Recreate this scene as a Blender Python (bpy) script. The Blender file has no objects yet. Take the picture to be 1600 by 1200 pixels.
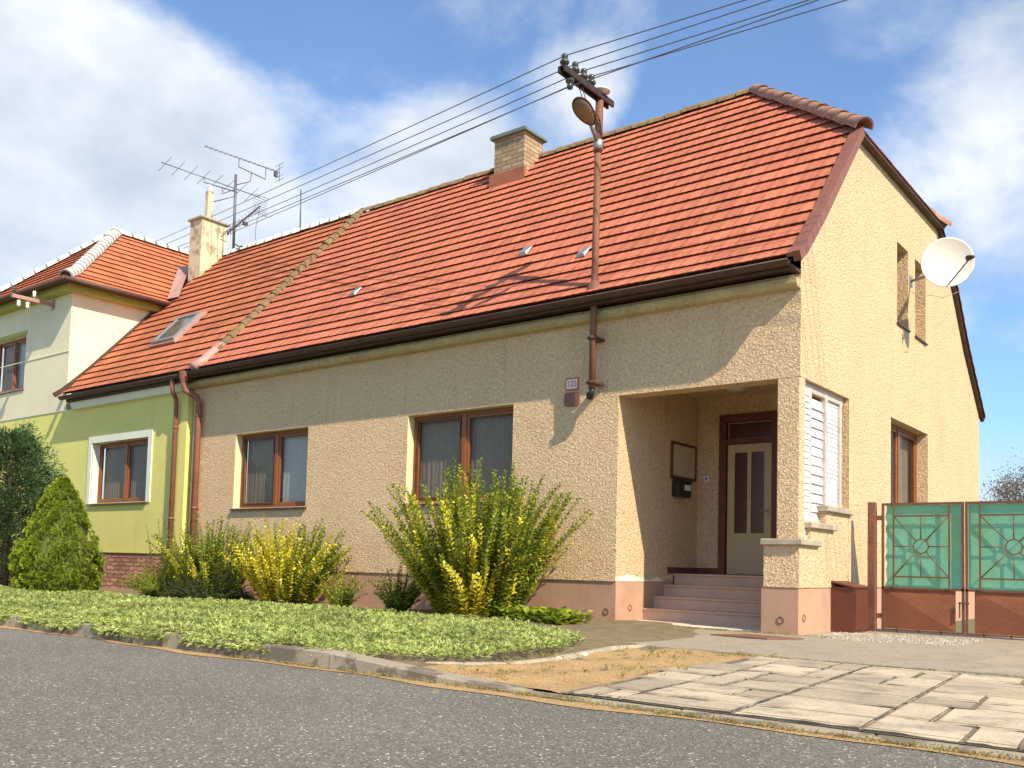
import bpy, bmesh, math, random
import numpy as np
from mathutils import Vector, Matrix, Euler
R_ = math.radians
random.seed(7)
rng = np.random.default_rng(11)
S = bpy.context.scene
COL = S.collection

# ------------------------------------------------------------------ camera
cam_d = bpy.data.cameras.new('camera')
cam = bpy.data.objects.new('camera', cam_d)
COL.objects.link(cam)
S.camera = cam
cam_d.sensor_width = 36
cam_d.lens = 36 * 1460 / 1600
cam_d.shift_x = 0.0
cam_d.shift_y = 0.12
cam_d.clip_start = 0.05
cam_d.clip_end = 3000
cam.matrix_world = (Matrix.Translation((4.043, -10.5, 0.739)) @ Matrix.Rotation(R_(38.20), 4, 'Z')
                    @ Matrix.Rotation(R_(93.61), 4, 'X') @ Matrix.Rotation(R_(1.48), 4, 'Z'))
S.view_settings.view_transform = 'Standard'
S.view_settings.look = 'None'
S.view_settings.gamma = 1
S.view_settings.exposure = 0.97
S.render.engine = 'CYCLES'

# ------------------------------------------------------------------ sun and sky
SUN = Vector((1.0, -0.335, 0.95)).normalized()
sun_d = bpy.data.lights.new('sun', 'SUN')
sun_d.energy = 3.5
sun_d.angle = R_(0.6)
sun_d.color = (1.0, 0.87, 0.68)
sun = bpy.data.objects.new('sun', sun_d)
COL.objects.link(sun)
sun.rotation_euler = SUN.to_track_quat('Z', 'Y').to_euler()

W = bpy.data.worlds.new("World")
S.world = W
W.use_nodes = True
wn, wl = W.node_tree.nodes, W.node_tree.links
wn.clear()
w_out = wn.new('ShaderNodeOutputWorld')
w_bg = wn.new('ShaderNodeBackground')
w_bg.inputs['Strength'].default_value = 0.080
wl.new(w_bg.outputs[0], w_out.inputs[0])
sky = wn.new('ShaderNodeTexSky')
sky.sky_type = 'NISHITA'
sky.sun_disc = False
sky.sun_elevation = math.asin(SUN.z)
sky.sun_rotation = math.atan2(SUN.x, SUN.y)
sky.air_density = 1.0
sky.dust_density = 0.6
sky.ozone_density = 2.5


def wmath(op, a, b=None, c=None, clamp=False):
    n = wn.new('ShaderNodeMath')
    n.operation = op
    n.use_clamp = clamp
    for i, v in enumerate((a, b, c)):
        if v is None:
            continue
        if isinstance(v, (int, float)):
            n.inputs[i].default_value = v
        else:
            wl.new(v, n.inputs[i])
    return n.outputs[0]


tc = wn.new('ShaderNodeTexCoord')


def wnoise(scale, detail, rough, off, sc=(1, 1, 1.6), dist=0.0):
    m = wn.new('ShaderNodeMapping')
    m.inputs['Location'].default_value = off
    m.inputs['Scale'].default_value = sc
    wl.new(tc.outputs['Generated'], m.inputs[0])
    n = wn.new('ShaderNodeTexNoise')
    n.inputs['Scale'].default_value = scale
    n.inputs['Detail'].default_value = detail
    n.inputs['Roughness'].default_value = rough
    n.inputs['Distortion'].default_value = dist
    wl.new(m.outputs[0], n.inputs['Vector'])
    return n.outputs['Fac']


def wblob(d, r, amp):
    # soft patch of cloud about a fixed sky direction
    v = wn.new('ShaderNodeVectorMath')
    v.operation = 'DISTANCE'
    wl.new(tc.outputs['Generated'], v.inputs[0])
    v.inputs[1].default_value = Vector(d).normalized()
    m = wn.new('ShaderNodeMapRange')
    m.interpolation_type = 'SMOOTHSTEP'
    m.inputs['From Min'].default_value = r
    m.inputs['From Max'].default_value = 0.0
    m.inputs['To Min'].default_value = 0.0
    m.inputs['To Max'].default_value = amp
    wl.new(v.outputs['Value'], m.inputs['Value'])
    return m.outputs[0]


CLOUDS = [  # direction, radius, amount
    ((-0.894, 0.344, 0.287), 0.30, 0.42), ((-0.849, 0.357, 0.390), 0.22, 0.25),
    ((-0.800, 0.430, 0.420), 0.16, 0.26), ((-0.770, 0.520, 0.370), 0.16, 0.24),
    ((-0.640, 0.665, 0.385), 0.13, 0.34), ((-0.60, 0.72, 0.33), 0.13, 0.25),
    ((-0.50, 0.735, 0.46), 0.08, 0.24),
    ((-0.12, 0.93, 0.34), 0.20, 0.03), ((-0.07, 0.96, 0.26), 0.20, 0.05),
    ((-0.33, 0.68, 0.655), 0.25, -0.20), ((-0.70, 0.45, 0.58), 0.16, -0.12),
    ((-0.40, 0.80, 0.45), 0.16, -0.22),
]
fld = wnoise(3.2, 9, 0.58, (1.3, 4.1, 0.7), dist=0.25)
for d, r, a in CLOUDS:
    fld = wmath('ADD', fld, wblob(d, r, a))
sepd = wn.new('ShaderNodeSeparateXYZ')
wl.new(tc.outputs['Generated'], sepd.inputs[0])
lowz = wn.new('ShaderNodeMapRange')
lowz.inputs['From Min'].default_value = 0.35
lowz.inputs['From Max'].default_value = 0.0
lowz.inputs['To Min'].default_value = 0.0
lowz.inputs['To Max'].default_value = 0.10
wl.new(sepd.outputs['Z'], lowz.inputs['Value'])
fld = wmath('ADD', fld, lowz.outputs[0])
cr = wn.new('ShaderNodeMapRange')
cr.interpolation_type = 'SMOOTHSTEP'
cr.inputs['From Min'].default_value = 0.47
cr.inputs['From Max'].default_value = 0.74
wl.new(fld, cr.inputs['Value'])
cramp = wn.new('ShaderNodeValToRGB')
cramp.color_ramp.elements[0].position = 0.36
cramp.color_ramp.elements[0].color = (4.2, 4.7, 5.2, 1)
cramp.color_ramp.elements[1].position = 0.66
cramp.color_ramp.elements[1].color = (7.4, 7.5, 7.7, 1)
wl.new(wnoise(4.5, 6, 0.55, (7.3, 1.1, 3.7)), cramp.inputs[0])
wmix = wn.new('ShaderNodeMix')
wmix.data_type = 'RGBA'
wl.new(wmath('MULTIPLY_ADD', cr.outputs[0], 0.84, 0.05), wmix.inputs['Factor'])
skm = wn.new('ShaderNodeMix')
skm.data_type = 'RGBA'
skm.blend_type = 'MULTIPLY'
skm.inputs['Factor'].default_value = 1.0
skm.inputs['B'].default_value = (1.0, 1.25, 1.45, 1)
wl.new(sky.outputs[0], skm.inputs['A'])
wl.new(skm.outputs['Result'], wmix.inputs['A'])
wl.new(cramp.outputs[0], wmix.inputs['B'])
wl.new(wmix.outputs['Result'], w_bg.inputs['Color'])


# ------------------------------------------------------------------ helpers
class MB:
    """collects shapes and builds them as ONE mesh object"""
    def __init__(self, T=None):
        self.v, self.f, self.m, self.s = [], [], [], []
        self.T = T

    def add(self, vs, fs, mi=0, smooth=False):
        o = len(self.v)
        for p in vs:
            p = Vector(p)
            self.v.append(tuple(self.T(p)) if self.T else tuple(p))
        for f in fs:
            self.f.append(tuple(o + i for i in f))
            self.m.append(mi)
            self.s.append(smooth)
        return self

    def box(self, x0, x1, y0, y1, z0, z1, mi=0, bev=0.0):
        if bev > 0:
            b = bev
            xs, ys = (x0, x1), (y0, y1)
            vs = []
            # bevelled vertical and horizontal edges: 24-vertex chamfer box
            for sx in (0, 1):
                for sy in (0, 1):
                    for sz in (0, 1):
                        X, Y, Z = (x0, x1)[sx], (y0, y1)[sy], (z0, z1)[sz]
                        dx, dy, dz = (b, -b)[sx], (b, -b)[sy], (b, -b)[sz]
                        vs += [(X, Y + dy, Z + dz), (X + dx, Y, Z + dz), (X + dx, Y + dy, Z)]
            idx = lambda sx, sy, sz, k: (sx * 4 + sy * 2 + sz) * 3 + k
            fs = []
            for s in (0, 1):
                fs.append((idx(s, 0, 0, 0), idx(s, 1, 0, 0), idx(s, 1, 1, 0), idx(s, 0, 1, 0)))
                fs.append((idx(0, s, 0, 1), idx(1, s, 0, 1), idx(1, s, 1, 1), idx(0, s, 1, 1)))
                fs.append((idx(0, 0, s, 2), idx(1, 0, s, 2), idx(1, 1, s, 2), idx(0, 1, s, 2)))
            for a in (0, 1):
                for c in (0, 1):
                    fs.append((idx(a, c, 0, 0), idx(a, c, 1, 0), idx(a, c, 1, 1), idx(a, c, 0, 1)))
                    fs.append((idx(a, 0, c, 0), idx(a, 1, c, 0), idx(a, 1, c, 2), idx(a, 0, c, 2)))
                    fs.append((idx(0, a, c, 1), idx(1, a, c, 1), idx(1, a, c, 2), idx(0, a, c, 2)))
                    for e in (0, 1):
                        fs.append((idx(a, c, e, 0), idx(a, c, e, 1), idx(a, c, e, 2)))
            return self.add(vs, fs, mi)
        vs = [(x, y, z) for x in (x0, x1) for y in (y0, y1) for z in (z0, z1)]
        return self.add(vs, [(0, 1, 3, 2), (4, 6, 7, 5), (0, 4, 5, 1), (2, 3, 7, 6), (0, 2, 6, 4), (1, 5, 7, 3)], mi)

    def tube(self, pts, r, n=8, mi=0, cap=True, smooth=True):
        pts = [Vector(p) for p in pts]
        rs = r if isinstance(r, (list, tuple)) else [r] * len(pts)
        vs, fs = [], []
        prev = None
        for i, p in enumerate(pts):
            t = (pts[min(i + 1, len(pts) - 1)] - pts[max(i - 1, 0)])
            t = t.normalized() if t.length > 1e-9 else Vector((0, 0, 1))
            if prev is None:
                a = t.orthogonal().normalized()
            else:
                a = prev - t * prev.dot(t)
                a = a.normalized() if a.length > 1e-6 else t.orthogonal().normalized()
            prev = a
            b = t.cross(a)
            for k in range(n):
                an = 2 * math.pi * k / n
                vs.append(p + (a * math.cos(an) + b * math.sin(an)) * rs[i])
        for i in range(len(pts) - 1):
            for k in range(n):
                k2 = (k + 1) % n
                fs.append((i * n + k, i * n + k2, (i + 1) * n + k2, (i + 1) * n + k))
        if cap:
            fs.append(tuple(range(n))[::-1])
            fs.append(tuple((len(pts) - 1) * n + k for k in range(n)))
        return self.add(vs, fs, mi, smooth)

    def lathe(self, c, axis, prof, n=16, mi=0):
        """profile (r, h) turned about axis through c"""
        c = Vector(c)
        ax = Vector(axis).normalized()
        a = ax.orthogonal().normalized()
        b = ax.cross(a)
        vs, fs = [], []
        for r, h in prof:
            for k in range(n):
                an = 2 * math.pi * k / n
                vs.append(c + ax * h + (a * math.cos(an) + b * math.sin(an)) * r)
        for i in range(len(prof) - 1):
            for k in range(n):
                k2 = (k + 1) % n
                fs.append((i * n + k, i * n + k2, (i + 1) * n + k2, (i + 1) * n + k))
        return self.add(vs, fs, mi, True)

    def quad(self, a, b, c, d, mi=0):
        return self.add([a, b, c, d], [(0, 1, 2, 3)], mi)

    def prism(self, poly, axis, t0, t1, mi=0):
        """poly of 2-D points extruded along 'x','y' or 'z' from t0 to t1"""
        def P(q, t):
            return {'x': (t, q[0], q[1]), 'y': (q[0], t, q[1]), 'z': (q[0], q[1], t)}[axis]
        n = len(poly)
        vs = [P(q, t0) for q in poly] + [P(q, t1) for q in poly]
        fs = [tuple(range(n))[::-1], tuple(range(n, 2 * n))]
        fs += [(i, (i + 1) % n, n + (i + 1) % n, n + i) for i in range(n)]
        return self.add(vs, fs, mi)

    def build(self, name, mats, parent=None, recalc=False):
        me = bpy.data.meshes.new(name)
        me.from_pydata(self.v, [], self.f)
        if not isinstance(mats, (list, tuple)):
            mats = [mats]
        for m in mats:
            me.materials.append(m)
        if len(mats) > 1:
            me.polygons.foreach_set('material_index', self.m)
        me.polygons.foreach_set('use_smooth', self.s)
        if recalc:
            bm = bmesh.new()
            bm.from_mesh(me)
            bmesh.ops.recalc_face_normals(bm, faces=bm.faces)
            bm.to_mesh(me)
            bm.free()
        me.update()
        o = bpy.data.objects.new(name, me)
        COL.objects.link(o)
        if parent:
            o.parent = parent
            o.matrix_parent_inverse = Matrix.Translation(-parent.location)
        return o


def tag(o, label, cat, group=None):
    o['label'] = label
    o['category'] = cat
    if group:
        o['group'] = group
    return o


def thing(name, label, cat, loc=(0, 0, 0), group=None):
    o = bpy.data.objects.new(name, None)
    o.empty_display_size = 0.1
    COL.objects.link(o)
    o.location = loc
    return tag(o, label, cat, group)


def struct(o, kind='structure'):
    o['kind'] = kind
    return o


# ------------------------------------------------------------------ materials
def mat(name, col, rough=0.8, metal=0.0, var=0.0, vscale=3.0, var2=0.0, v2scale=40.0, bump=0.0, bscale=60.0,
        bdist=0.01, stain=None, attr=0.0, spec=0.5, detail=4, hue=None, transl=0.0, dist=0.0, vcol=None, streak=None):
    """procedural surface: base colour, slow and fine variation, bump, optional coloured stains"""
    m = bpy.data.materials.new(name)
    m.use_nodes = True
    n, l = m.node_tree.nodes, m.node_tree.links
    bs = n['Principled BSDF']
    bs.inputs['Roughness'].default_value = rough
    bs.inputs['Metallic'].default_value = metal
    bs.inputs['Specular IOR Level'].default_value = spec
    g = n.new('ShaderNodeNewGeometry')
    rgb = n.new('ShaderNodeRGB')
    rgb.outputs[0].default_value = (*col, 1)
    cur = rgb.outputs[0]

    def noise(scale, det=4, rough_=0.55, di=0.0, vec=None):
        t = n.new('ShaderNodeTexNoise')
        t.inputs['Scale'].default_value = scale
        t.inputs['Detail'].default_value = det
        t.inputs['Roughness'].default_value = rough_
        t.inputs['Distortion'].default_value = di
        l.new(vec or g.outputs['Position'], t.inputs['Vector'])
        return t.outputs['Fac']

    def scale_by(cur, fac, amt):
        mr = n.new('ShaderNodeMapRange')
        mr.inputs['From Min'].default_value = 0.3
        mr.inputs['From Max'].default_value = 0.7
        mr.inputs['To Min'].default_value = 1 - amt
        mr.inputs['To Max'].default_value = 1 + amt
        l.new(fac, mr.inputs['Value'])
        v = n.new('ShaderNodeVectorMath')
        v.operation = 'SCALE'
        l.new(cur, v.inputs[0])
        l.new(mr.outputs[0], v.inputs['Scale'])
        return v.outputs[0]

    def mix(a, b, fac):
        x = n.new('ShaderNodeMix')
        x.data_type = 'RGBA'
        l.new(fac, x.inputs['Factor'])
        l.new(a, x.inputs['A'])
        if isinstance(b, tuple):
            x.inputs['B'].default_value = (*b, 1)
        else:
            l.new(b, x.inputs['B'])
        return x.outputs['Result']

    def ramp(fac, a, b):
        mr = n.new('ShaderNodeMapRange')
        mr.interpolation_type = 'SMOOTHSTEP'
        mr.inputs['From Min'].default_value = a
        mr.inputs['From Max'].default_value = b
        l.new(fac, mr.inputs['Value'])
        return mr.outputs[0]

    if vcol:      # second colour, chosen by noise
        cur = mix(cur, vcol[0], ramp(noise(vcol[1], 5), vcol[2], vcol[3]))
    if attr:
        at = n.new('ShaderNodeAttribute')
        at.attribute_name = 'rnd'
        mr = n.new('ShaderNodeMapRange')
        mr.inputs['To Min'].default_value = 1 - attr
        mr.inputs['To Max'].default_value = 1 + attr
        l.new(at.outputs['Fac'], mr.inputs['Value'])
        v = n.new('ShaderNodeVectorMath')
        v.operation = 'SCALE'
        l.new(cur, v.inputs[0])
        l.new(mr.outputs[0], v.inputs['Scale'])
        cur = v.outputs[0]
        if hue:
            cur = mix(cur, hue, ramp(at.outputs['Fac'], 0.55, 1.0))
    if var:
        cur = scale_by(cur, noise(vscale), var)
    if var2:
        cur = scale_by(cur, noise(v2scale, 3), var2)
    if stain:
        for (scol, ssc, a, b, amt) in stain:
            f = ramp(noise(ssc, 6, 0.65), a, b)
            mm = n.new('ShaderNodeMath')
            mm.operation = 'MULTIPLY'
            l.new(f, mm.inputs[0])
            mm.inputs[1].default_value = amt
            cur = mix(cur, scol, mm.outputs[0])
    if streak:      # run-off streaks: noise stretched down the wall
        mp = n.new('ShaderNodeMapping')
        mp.inputs['Scale'].default_value = (5.5, 5.5, 0.45)
        l.new(g.outputs['Position'], mp.inputs[0])
        f = ramp(noise(1.0, 6, 0.6, 0.3, mp.outputs[0]), 0.56, 0.78)
        mm = n.new('ShaderNodeMath')
        mm.operation = 'MULTIPLY'
        l.new(f, mm.inputs[0])
        mm.inputs[1].default_value = streak[1]
        cur = mix(cur, streak[0], mm.outputs[0])
    l.new(cur, bs.inputs['Base Color'])
    if bump:
        b = n.new('ShaderNodeBump')
        b.inputs['Strength'].default_value = bump
        b.inputs['Distance'].default_value = bdist
        l.new(noise(bscale, detail, 0.6, dist), b.inputs['Height'])
        l.new(b.outputs[0], bs.inputs['Normal'])
    if transl:
        tr = n.new('ShaderNodeBsdfTranslucent')
        l.new(cur, tr.inputs['Color'])
        ms = n.new('ShaderNodeMixShader')
        ms.inputs[0].default_value = transl
        l.new(bs.outputs[0], ms.inputs[1])
        l.new(tr.outputs[0], ms.inputs[2])
        l.new(ms.outputs[0], n['Material Output'].inputs[0])
    return m


M = {}
M['stucco'] = mat('stucco_beige', (0.82, 0.59, 0.355), 0.95, var=0.05, vscale=1.2, var2=0.16, v2scale=30, bump=1.0,
                  bscale=36, bdist=0.042, detail=2, dist=0.9, spec=0.1,
                  stain=[((0.54, 0.34, 0.18), 22, 0.50, 0.60, 0.42), ((0.70, 0.46, 0.27), 1.3, 0.52, 0.75, 0.30)], streak=((0.42, 0.29, 0.17), 0.38))  # fine dark mottle paints shading of the relief; broad tone and streaks are weathering
M['stucco_fine'] = mat('stucco_beige_smoother', (0.60, 0.43, 0.22), 0.95, var=0.07, vscale=1.5, var2=0.06, v2scale=60,
                       bump=0.6, bscale=90, bdist=0.01, spec=0.1)
M['reveal'] = mat('reveal_paint', (0.72, 0.60, 0.38), 0.9, var=0.05, bump=0.3, bscale=80, bdist=0.005, spec=0.1)
M['plinth'] = mat('plinth_pink', (0.50, 0.30, 0.20), 0.95, var=0.10, vscale=2.2, var2=0.07, v2scale=150, bump=0.5,
                  bscale=220, bdist=0.004, spec=0.1, stain=[((0.30, 0.21, 0.15), 2.6, 0.55, 0.8, 0.4), ((0.6, 0.45, 0.33), 5, 0.62, 0.8, 0.4), ((0.24, 0.17, 0.12), 1.0, 0.55, 0.75, 0.35)], streak=((0.3, 0.2, 0.14), 0.4))
M['white_patch'] = mat('efflorescence', (0.80, 0.72, 0.58), 0.95, var=0.08, bump=0.4, bscale=60, bdist=0.004)
M['tile'] = mat('roof_tile_red', (0.51, 0.165, 0.092), 0.85, var=0.09, vscale=0.9, var2=0.10, v2scale=24, attr=0.12, bump=0.35,
                bscale=140, bdist=0.004, spec=0.15, stain=[((0.22, 0.10, 0.07), 2.4, 0.56, 0.8, 0.5), ((0.55, 0.27, 0.1), 1.1, 0.52, 0.8, 0.35), ((0.34, 0.27, 0.16), 11, 0.66, 0.76, 0.5)])
M['tile_nb'] = mat('roof_tile_orange', (0.46, 0.155, 0.075), 0.85, var=0.10, vscale=1.1, var2=0.12, v2scale=24, attr=0.16, bump=0.35,
                   bscale=140, bdist=0.004, spec=0.15, stain=[((0.25, 0.12, 0.06), 2.0, 0.6, 0.85, 0.45)])
M['deck'] = mat('roof_underlay', (0.05, 0.03, 0.02), 0.95, var=0.1)
M['moss_cap'] = mat('mossy_cap_tile', (0.20, 0.13, 0.06), 0.95, var=0.25, vscale=6, var2=0.3, v2scale=30, bump=0.8, bscale=40,
                    bdist=0.02, stain=[((0.42, 0.36, 0.15), 18, 0.55, 0.7, 0.7), ((0.07, 0.06, 0.03), 9, 0.55, 0.7, 0.6)])
M['hip_cap'] = mat('hip_cap_tile', (0.40, 0.21, 0.13), 0.9, var=0.2, vscale=5, var2=0.2, v2scale=40, bump=0.5, bscale=60,
                   bdist=0.01, stain=[((0.12, 0.09, 0.05), 7, 0.52, 0.68, 0.7)])
M['white_cap'] = mat('white_cap_tile', (0.80, 0.77, 0.66), 0.85, var=0.08, vscale=6, bump=0.4, bscale=50, bdist=0.01,
                     stain=[((0.35, 0.30, 0.2), 12, 0.6, 0.75, 0.5)])
M['grey_cap'] = mat('grey_cap_tile', (0.20, 0.19, 0.17), 0.9, var=0.2, bump=0.4)
M['metal_red'] = mat('painted_metal_redbrown', (0.235, 0.09, 0.058), 0.55, var=0.12, vscale=4, var2=0.08, bump=0.1, bscale=20,
                     stain=[((0.16, 0.07, 0.045), 6, 0.55, 0.75, 0.5)])
M['metal_pink'] = mat('flashing_pink', (0.42, 0.24, 0.20), 0.5, var=0.12, vscale=4)
M['gutter'] = mat('gutter_dark_brown', (0.085, 0.04, 0.025), 0.6, var=0.25, vscale=5, var2=0.15, v2scale=30,
                  stain=[((0.22, 0.13, 0.08), 9, 0.6, 0.75, 0.4)])
M['fascia'] = mat('fascia_dark', (0.07, 0.035, 0.022), 0.8, var=0.2, vscale=8)  # dark board; its colour also paints in the shadow band under the gutter
M['cornice'] = mat('cornice_plaster', (0.50, 0.40, 0.22), 0.9, var=0.15, vscale=3, var2=0.15, v2scale=25, bump=0.4,
                   bscale=60, stain=[((0.2, 0.15, 0.07), 5, 0.55, 0.8, 0.5)])
M['wood'] = mat('window_wood', (0.25, 0.08, 0.018), 0.45, var=0.15, vscale=6, var2=0.12, v2scale=60, bump=0.1, bscale=80,
                bdist=0.002)
M['wood_dark'] = mat('door_frame_wood', (0.13, 0.035, 0.02), 0.5, var=0.15, vscale=5)
M['sill'] = mat('sill_dark', (0.075, 0.03, 0.02), 0.45, var=0.1)
M['screen'] = mat('insect_screen', (0.16, 0.145, 0.125), 0.9, var=0.06, vscale=2)
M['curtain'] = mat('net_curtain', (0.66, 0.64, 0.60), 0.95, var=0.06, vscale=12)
M['curtain_dim'] = mat('dim_net_curtain', (0.36, 0.29, 0.215), 0.95, var=0.12, vscale=14)  # browned, darkened curtain copy; colour stands in for street reflections on the panes
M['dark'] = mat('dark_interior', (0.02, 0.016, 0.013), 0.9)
M['door'] = mat('door_cream', (0.52, 0.41, 0.24), 0.6, var=0.04, vscale=2)
M['door_glass'] = mat('door_brown_glass', (0.07, 0.022, 0.014), 0.2, var=0.1, vscale=8, bump=0.3, bscale=200, bdist=0.002)
M['stone_step'] = mat('terrazzo_step', (0.56, 0.37, 0.26), 0.7, var=0.10, vscale=4, var2=0.22, v2scale=120, bump=0.15, bscale=150)
M['stone_edge'] = mat('pale_stone', (0.68, 0.58, 0.45), 0.8, var=0.1, vscale=5, var2=0.08)
M['ledge'] = mat('ledge_concrete', (0.40, 0.34, 0.24), 0.9, var=0.18, vscale=7, var2=0.22, v2scale=60, bump=0.5, bscale=80,
                 bdist=0.006, stain=[((0.16, 0.13, 0.08), 9, 0.55, 0.7, 0.5)])
M['skirting'] = mat('skirting_tile', (0.13, 0.045, 0.03), 0.4, var=0.1)
M['louvre'] = mat('louvre_white', (0.78, 0.76, 0.74), 0.5, var=0.05, vscale=9, stain=[((0.5, 0.46, 0.42), 14, 0.6, 0.75, 0.3)])
M['louvre_post'] = mat('louvre_post_grey', (0.52, 0.45, 0.38), 0.6, var=0.12, vscale=8)
M['brick'] = None
M['copper'] = mat('chimney_cap_green', (0.14, 0.19, 0.15), 0.7, var=0.15, vscale=5)
M['yellow_wall'] = mat('render_yellow_green', (0.76, 0.70, 0.22), 0.95, var=0.04, vscale=1.5, var2=0.07, v2scale=90, bump=0.5,
                       bscale=110, bdist=0.008, spec=0.1, stain=[((0.55, 0.45, 0.12), 1.2, 0.55, 0.8, 0.2)], streak=((0.5, 0.45, 0.14), 0.3))
M['cream_wall'] = mat('render_cream', (0.80, 0.73, 0.50), 0.95, var=0.04, vscale=1.2, var2=0.05, v2scale=90, bump=0.4,
                      bscale=110, bdist=0.006, spec=0.1, stain=[((0.55, 0.5, 0.33), 1.4, 0.58, 0.8, 0.3)], streak=((0.5, 0.44, 0.3), 0.35))
M['white_trim'] = mat('trim_white', (0.80, 0.78, 0.62), 0.8, var=0.03)
M['green_trim'] = mat('trim_green', (0.42, 0.43, 0.10), 0.8, var=0.08)
M['chimney_plaster'] = mat('chimney_plaster', (0.66, 0.56, 0.37), 0.95, var=0.1, vscale=3, bump=0.5, bscale=50,
                           stain=[((0.27, 0.20, 0.13), 3.2, 0.47, 0.62, 0.75)])
M['steel'] = mat('galvanised_steel', (0.36, 0.35, 0.33), 0.5, metal=0.6, var=0.12, vscale=9)
M['antenna'] = mat('weathered_aluminium', (0.14, 0.14, 0.15), 0.5, metal=0.4, var=0.1)
M['black'] = mat('black_plastic', (0.018, 0.018, 0.02), 0.4)
M['rust_pole'] = mat('pole_redbrown', (0.20, 0.08, 0.042), 0.7, var=0.15, vscale=5, var2=0.15, v2scale=40,
                     stain=[((0.13, 0.06, 0.04), 8, 0.55, 0.7, 0.5)])
M['pole_dark'] = mat('crossarm_dark', (0.038, 0.022, 0.02), 0.75, var=0.2, vscale=8)
M['insul'] = mat('glazed_insulator', (0.06, 0.07, 0.055), 0.15, var=0.1)
M['insul_w'] = mat('white_porcelain', (0.75, 0.74, 0.7), 0.2)
M['wire'] = mat('wire', (0.10, 0.13, 0.17), 0.6)
M['lamp_body'] = mat('lamp_body_pale', (0.62, 0.60, 0.55), 0.5, var=0.1)
M['lamp_glass'] = mat('lamp_glass_dirty', (0.22, 0.15, 0.09), 0.3, var=0.2, vscale=9)
M['dish'] = mat('dish_white', (0.74, 0.71, 0.64), 0.5, var=0.04)
M['gate_metal'] = mat('gate_rusty_paint', (0.155, 0.068, 0.034), 0.7, var=0.15, vscale=6, var2=0.2, v2scale=40)
M['gate_panel'] = mat('gate_panel_rust', (0.27, 0.092, 0.04), 0.75, var=0.12, vscale=3, var2=0.12, v2scale=40, bump=0.2, bscale=30,
                      stain=[((0.08, 0.04, 0.03), 5, 0.66, 0.72, 0.8), ((0.5, 0.26, 0.16), 7, 0.6, 0.8, 0.4)])
M['box_red'] = mat('cabinet_maroon', (0.12, 0.034, 0.018), 0.55, var=0.1, vscale=3)
M['box_red_door'] = M['box_red']  # cabinet door shares the even maroon of the body
M['notice'] = mat('notice_cream', (0.55, 0.45, 0.27), 0.7, var=0.03)
M['white'] = mat('white_enamel', (0.8, 0.78, 0.74), 0.5)
M['sign_red'] = mat('sign_red', (0.42, 0.10, 0.07), 0.6)
M['sign_brown'] = mat('sign_brown', (0.22, 0.10, 0.06), 0.6, var=0.15, vscale=15)
M['kerb'] = mat('kerb_concrete', (0.34, 0.28, 0.20), 0.95, var=0.14, vscale=3, var2=0.14, v2scale=60, bump=0.5, bscale=90, bdist=0.006,
                stain=[((0.11, 0.085, 0.06), 2.6, 0.47, 0.55, 0.75)])
M['concrete'] = mat('concrete_apron', (0.34, 0.28, 0.20), 0.95, var=0.15, vscale=2.2, var2=0.22, v2scale=45, bump=0.6, bscale=80, bdist=0.012,
                    stain=[((0.17, 0.16, 0.09), 2.2, 0.5, 0.7, 0.55), ((0.55, 0.46, 0.34), 6, 0.6, 0.75, 0.4)])
M['paver'] = mat('paving_slab_pale', (0.45, 0.365, 0.25), 0.95, var=0.12, vscale=2.4, var2=0.16, v2scale=50, attr=0.24, bump=0.4, bscale=70, bdist=0.006,
                 stain=[((0.20, 0.16, 0.11), 3.2, 0.48, 0.68, 0.62), ((0.3, 0.24, 0.16), 14, 0.54, 0.7, 0.5)])
M['soil'] = mat('joint_soil', (0.20, 0.15, 0.08), 0.95, var=0.25, vscale=7, var2=0.25, v2scale=60, bump=0.8, bscale=60, bdist=0.015,
                stain=[((0.13, 0.14, 0.05), 9, 0.55, 0.7, 0.6)])
M['dirt'] = mat('dry_dirt', (0.46, 0.29, 0.12), 0.95, var=0.15, vscale=3, var2=0.25, v2scale=50, bump=0.9, bscale=55, bdist=0.02,
                stain=[((0.28, 0.24, 0.08), 5, 0.55, 0.7, 0.5), ((0.2, 0.13, 0.07), 16, 0.58, 0.7, 0.5)])
M['gravel'] = mat('white_gravel', (0.50, 0.45, 0.36), 0.95, var=0.2, vscale=6, var2=0.45, v2scale=70, bump=1.0, bscale=90, bdist=0.02)
M['ground'] = mat('far_ground', (0.13, 0.13, 0.06), 0.95, var=0.3, vscale=0.4, var2=0.2, v2scale=5)
M['bark'] = mat('bark', (0.09, 0.065, 0.045), 0.95, var=0.2, vscale=20)
M['stem'] = mat('bush_stem', (0.13, 0.10, 0.045), 0.9, var=0.2, vscale=20)


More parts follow.
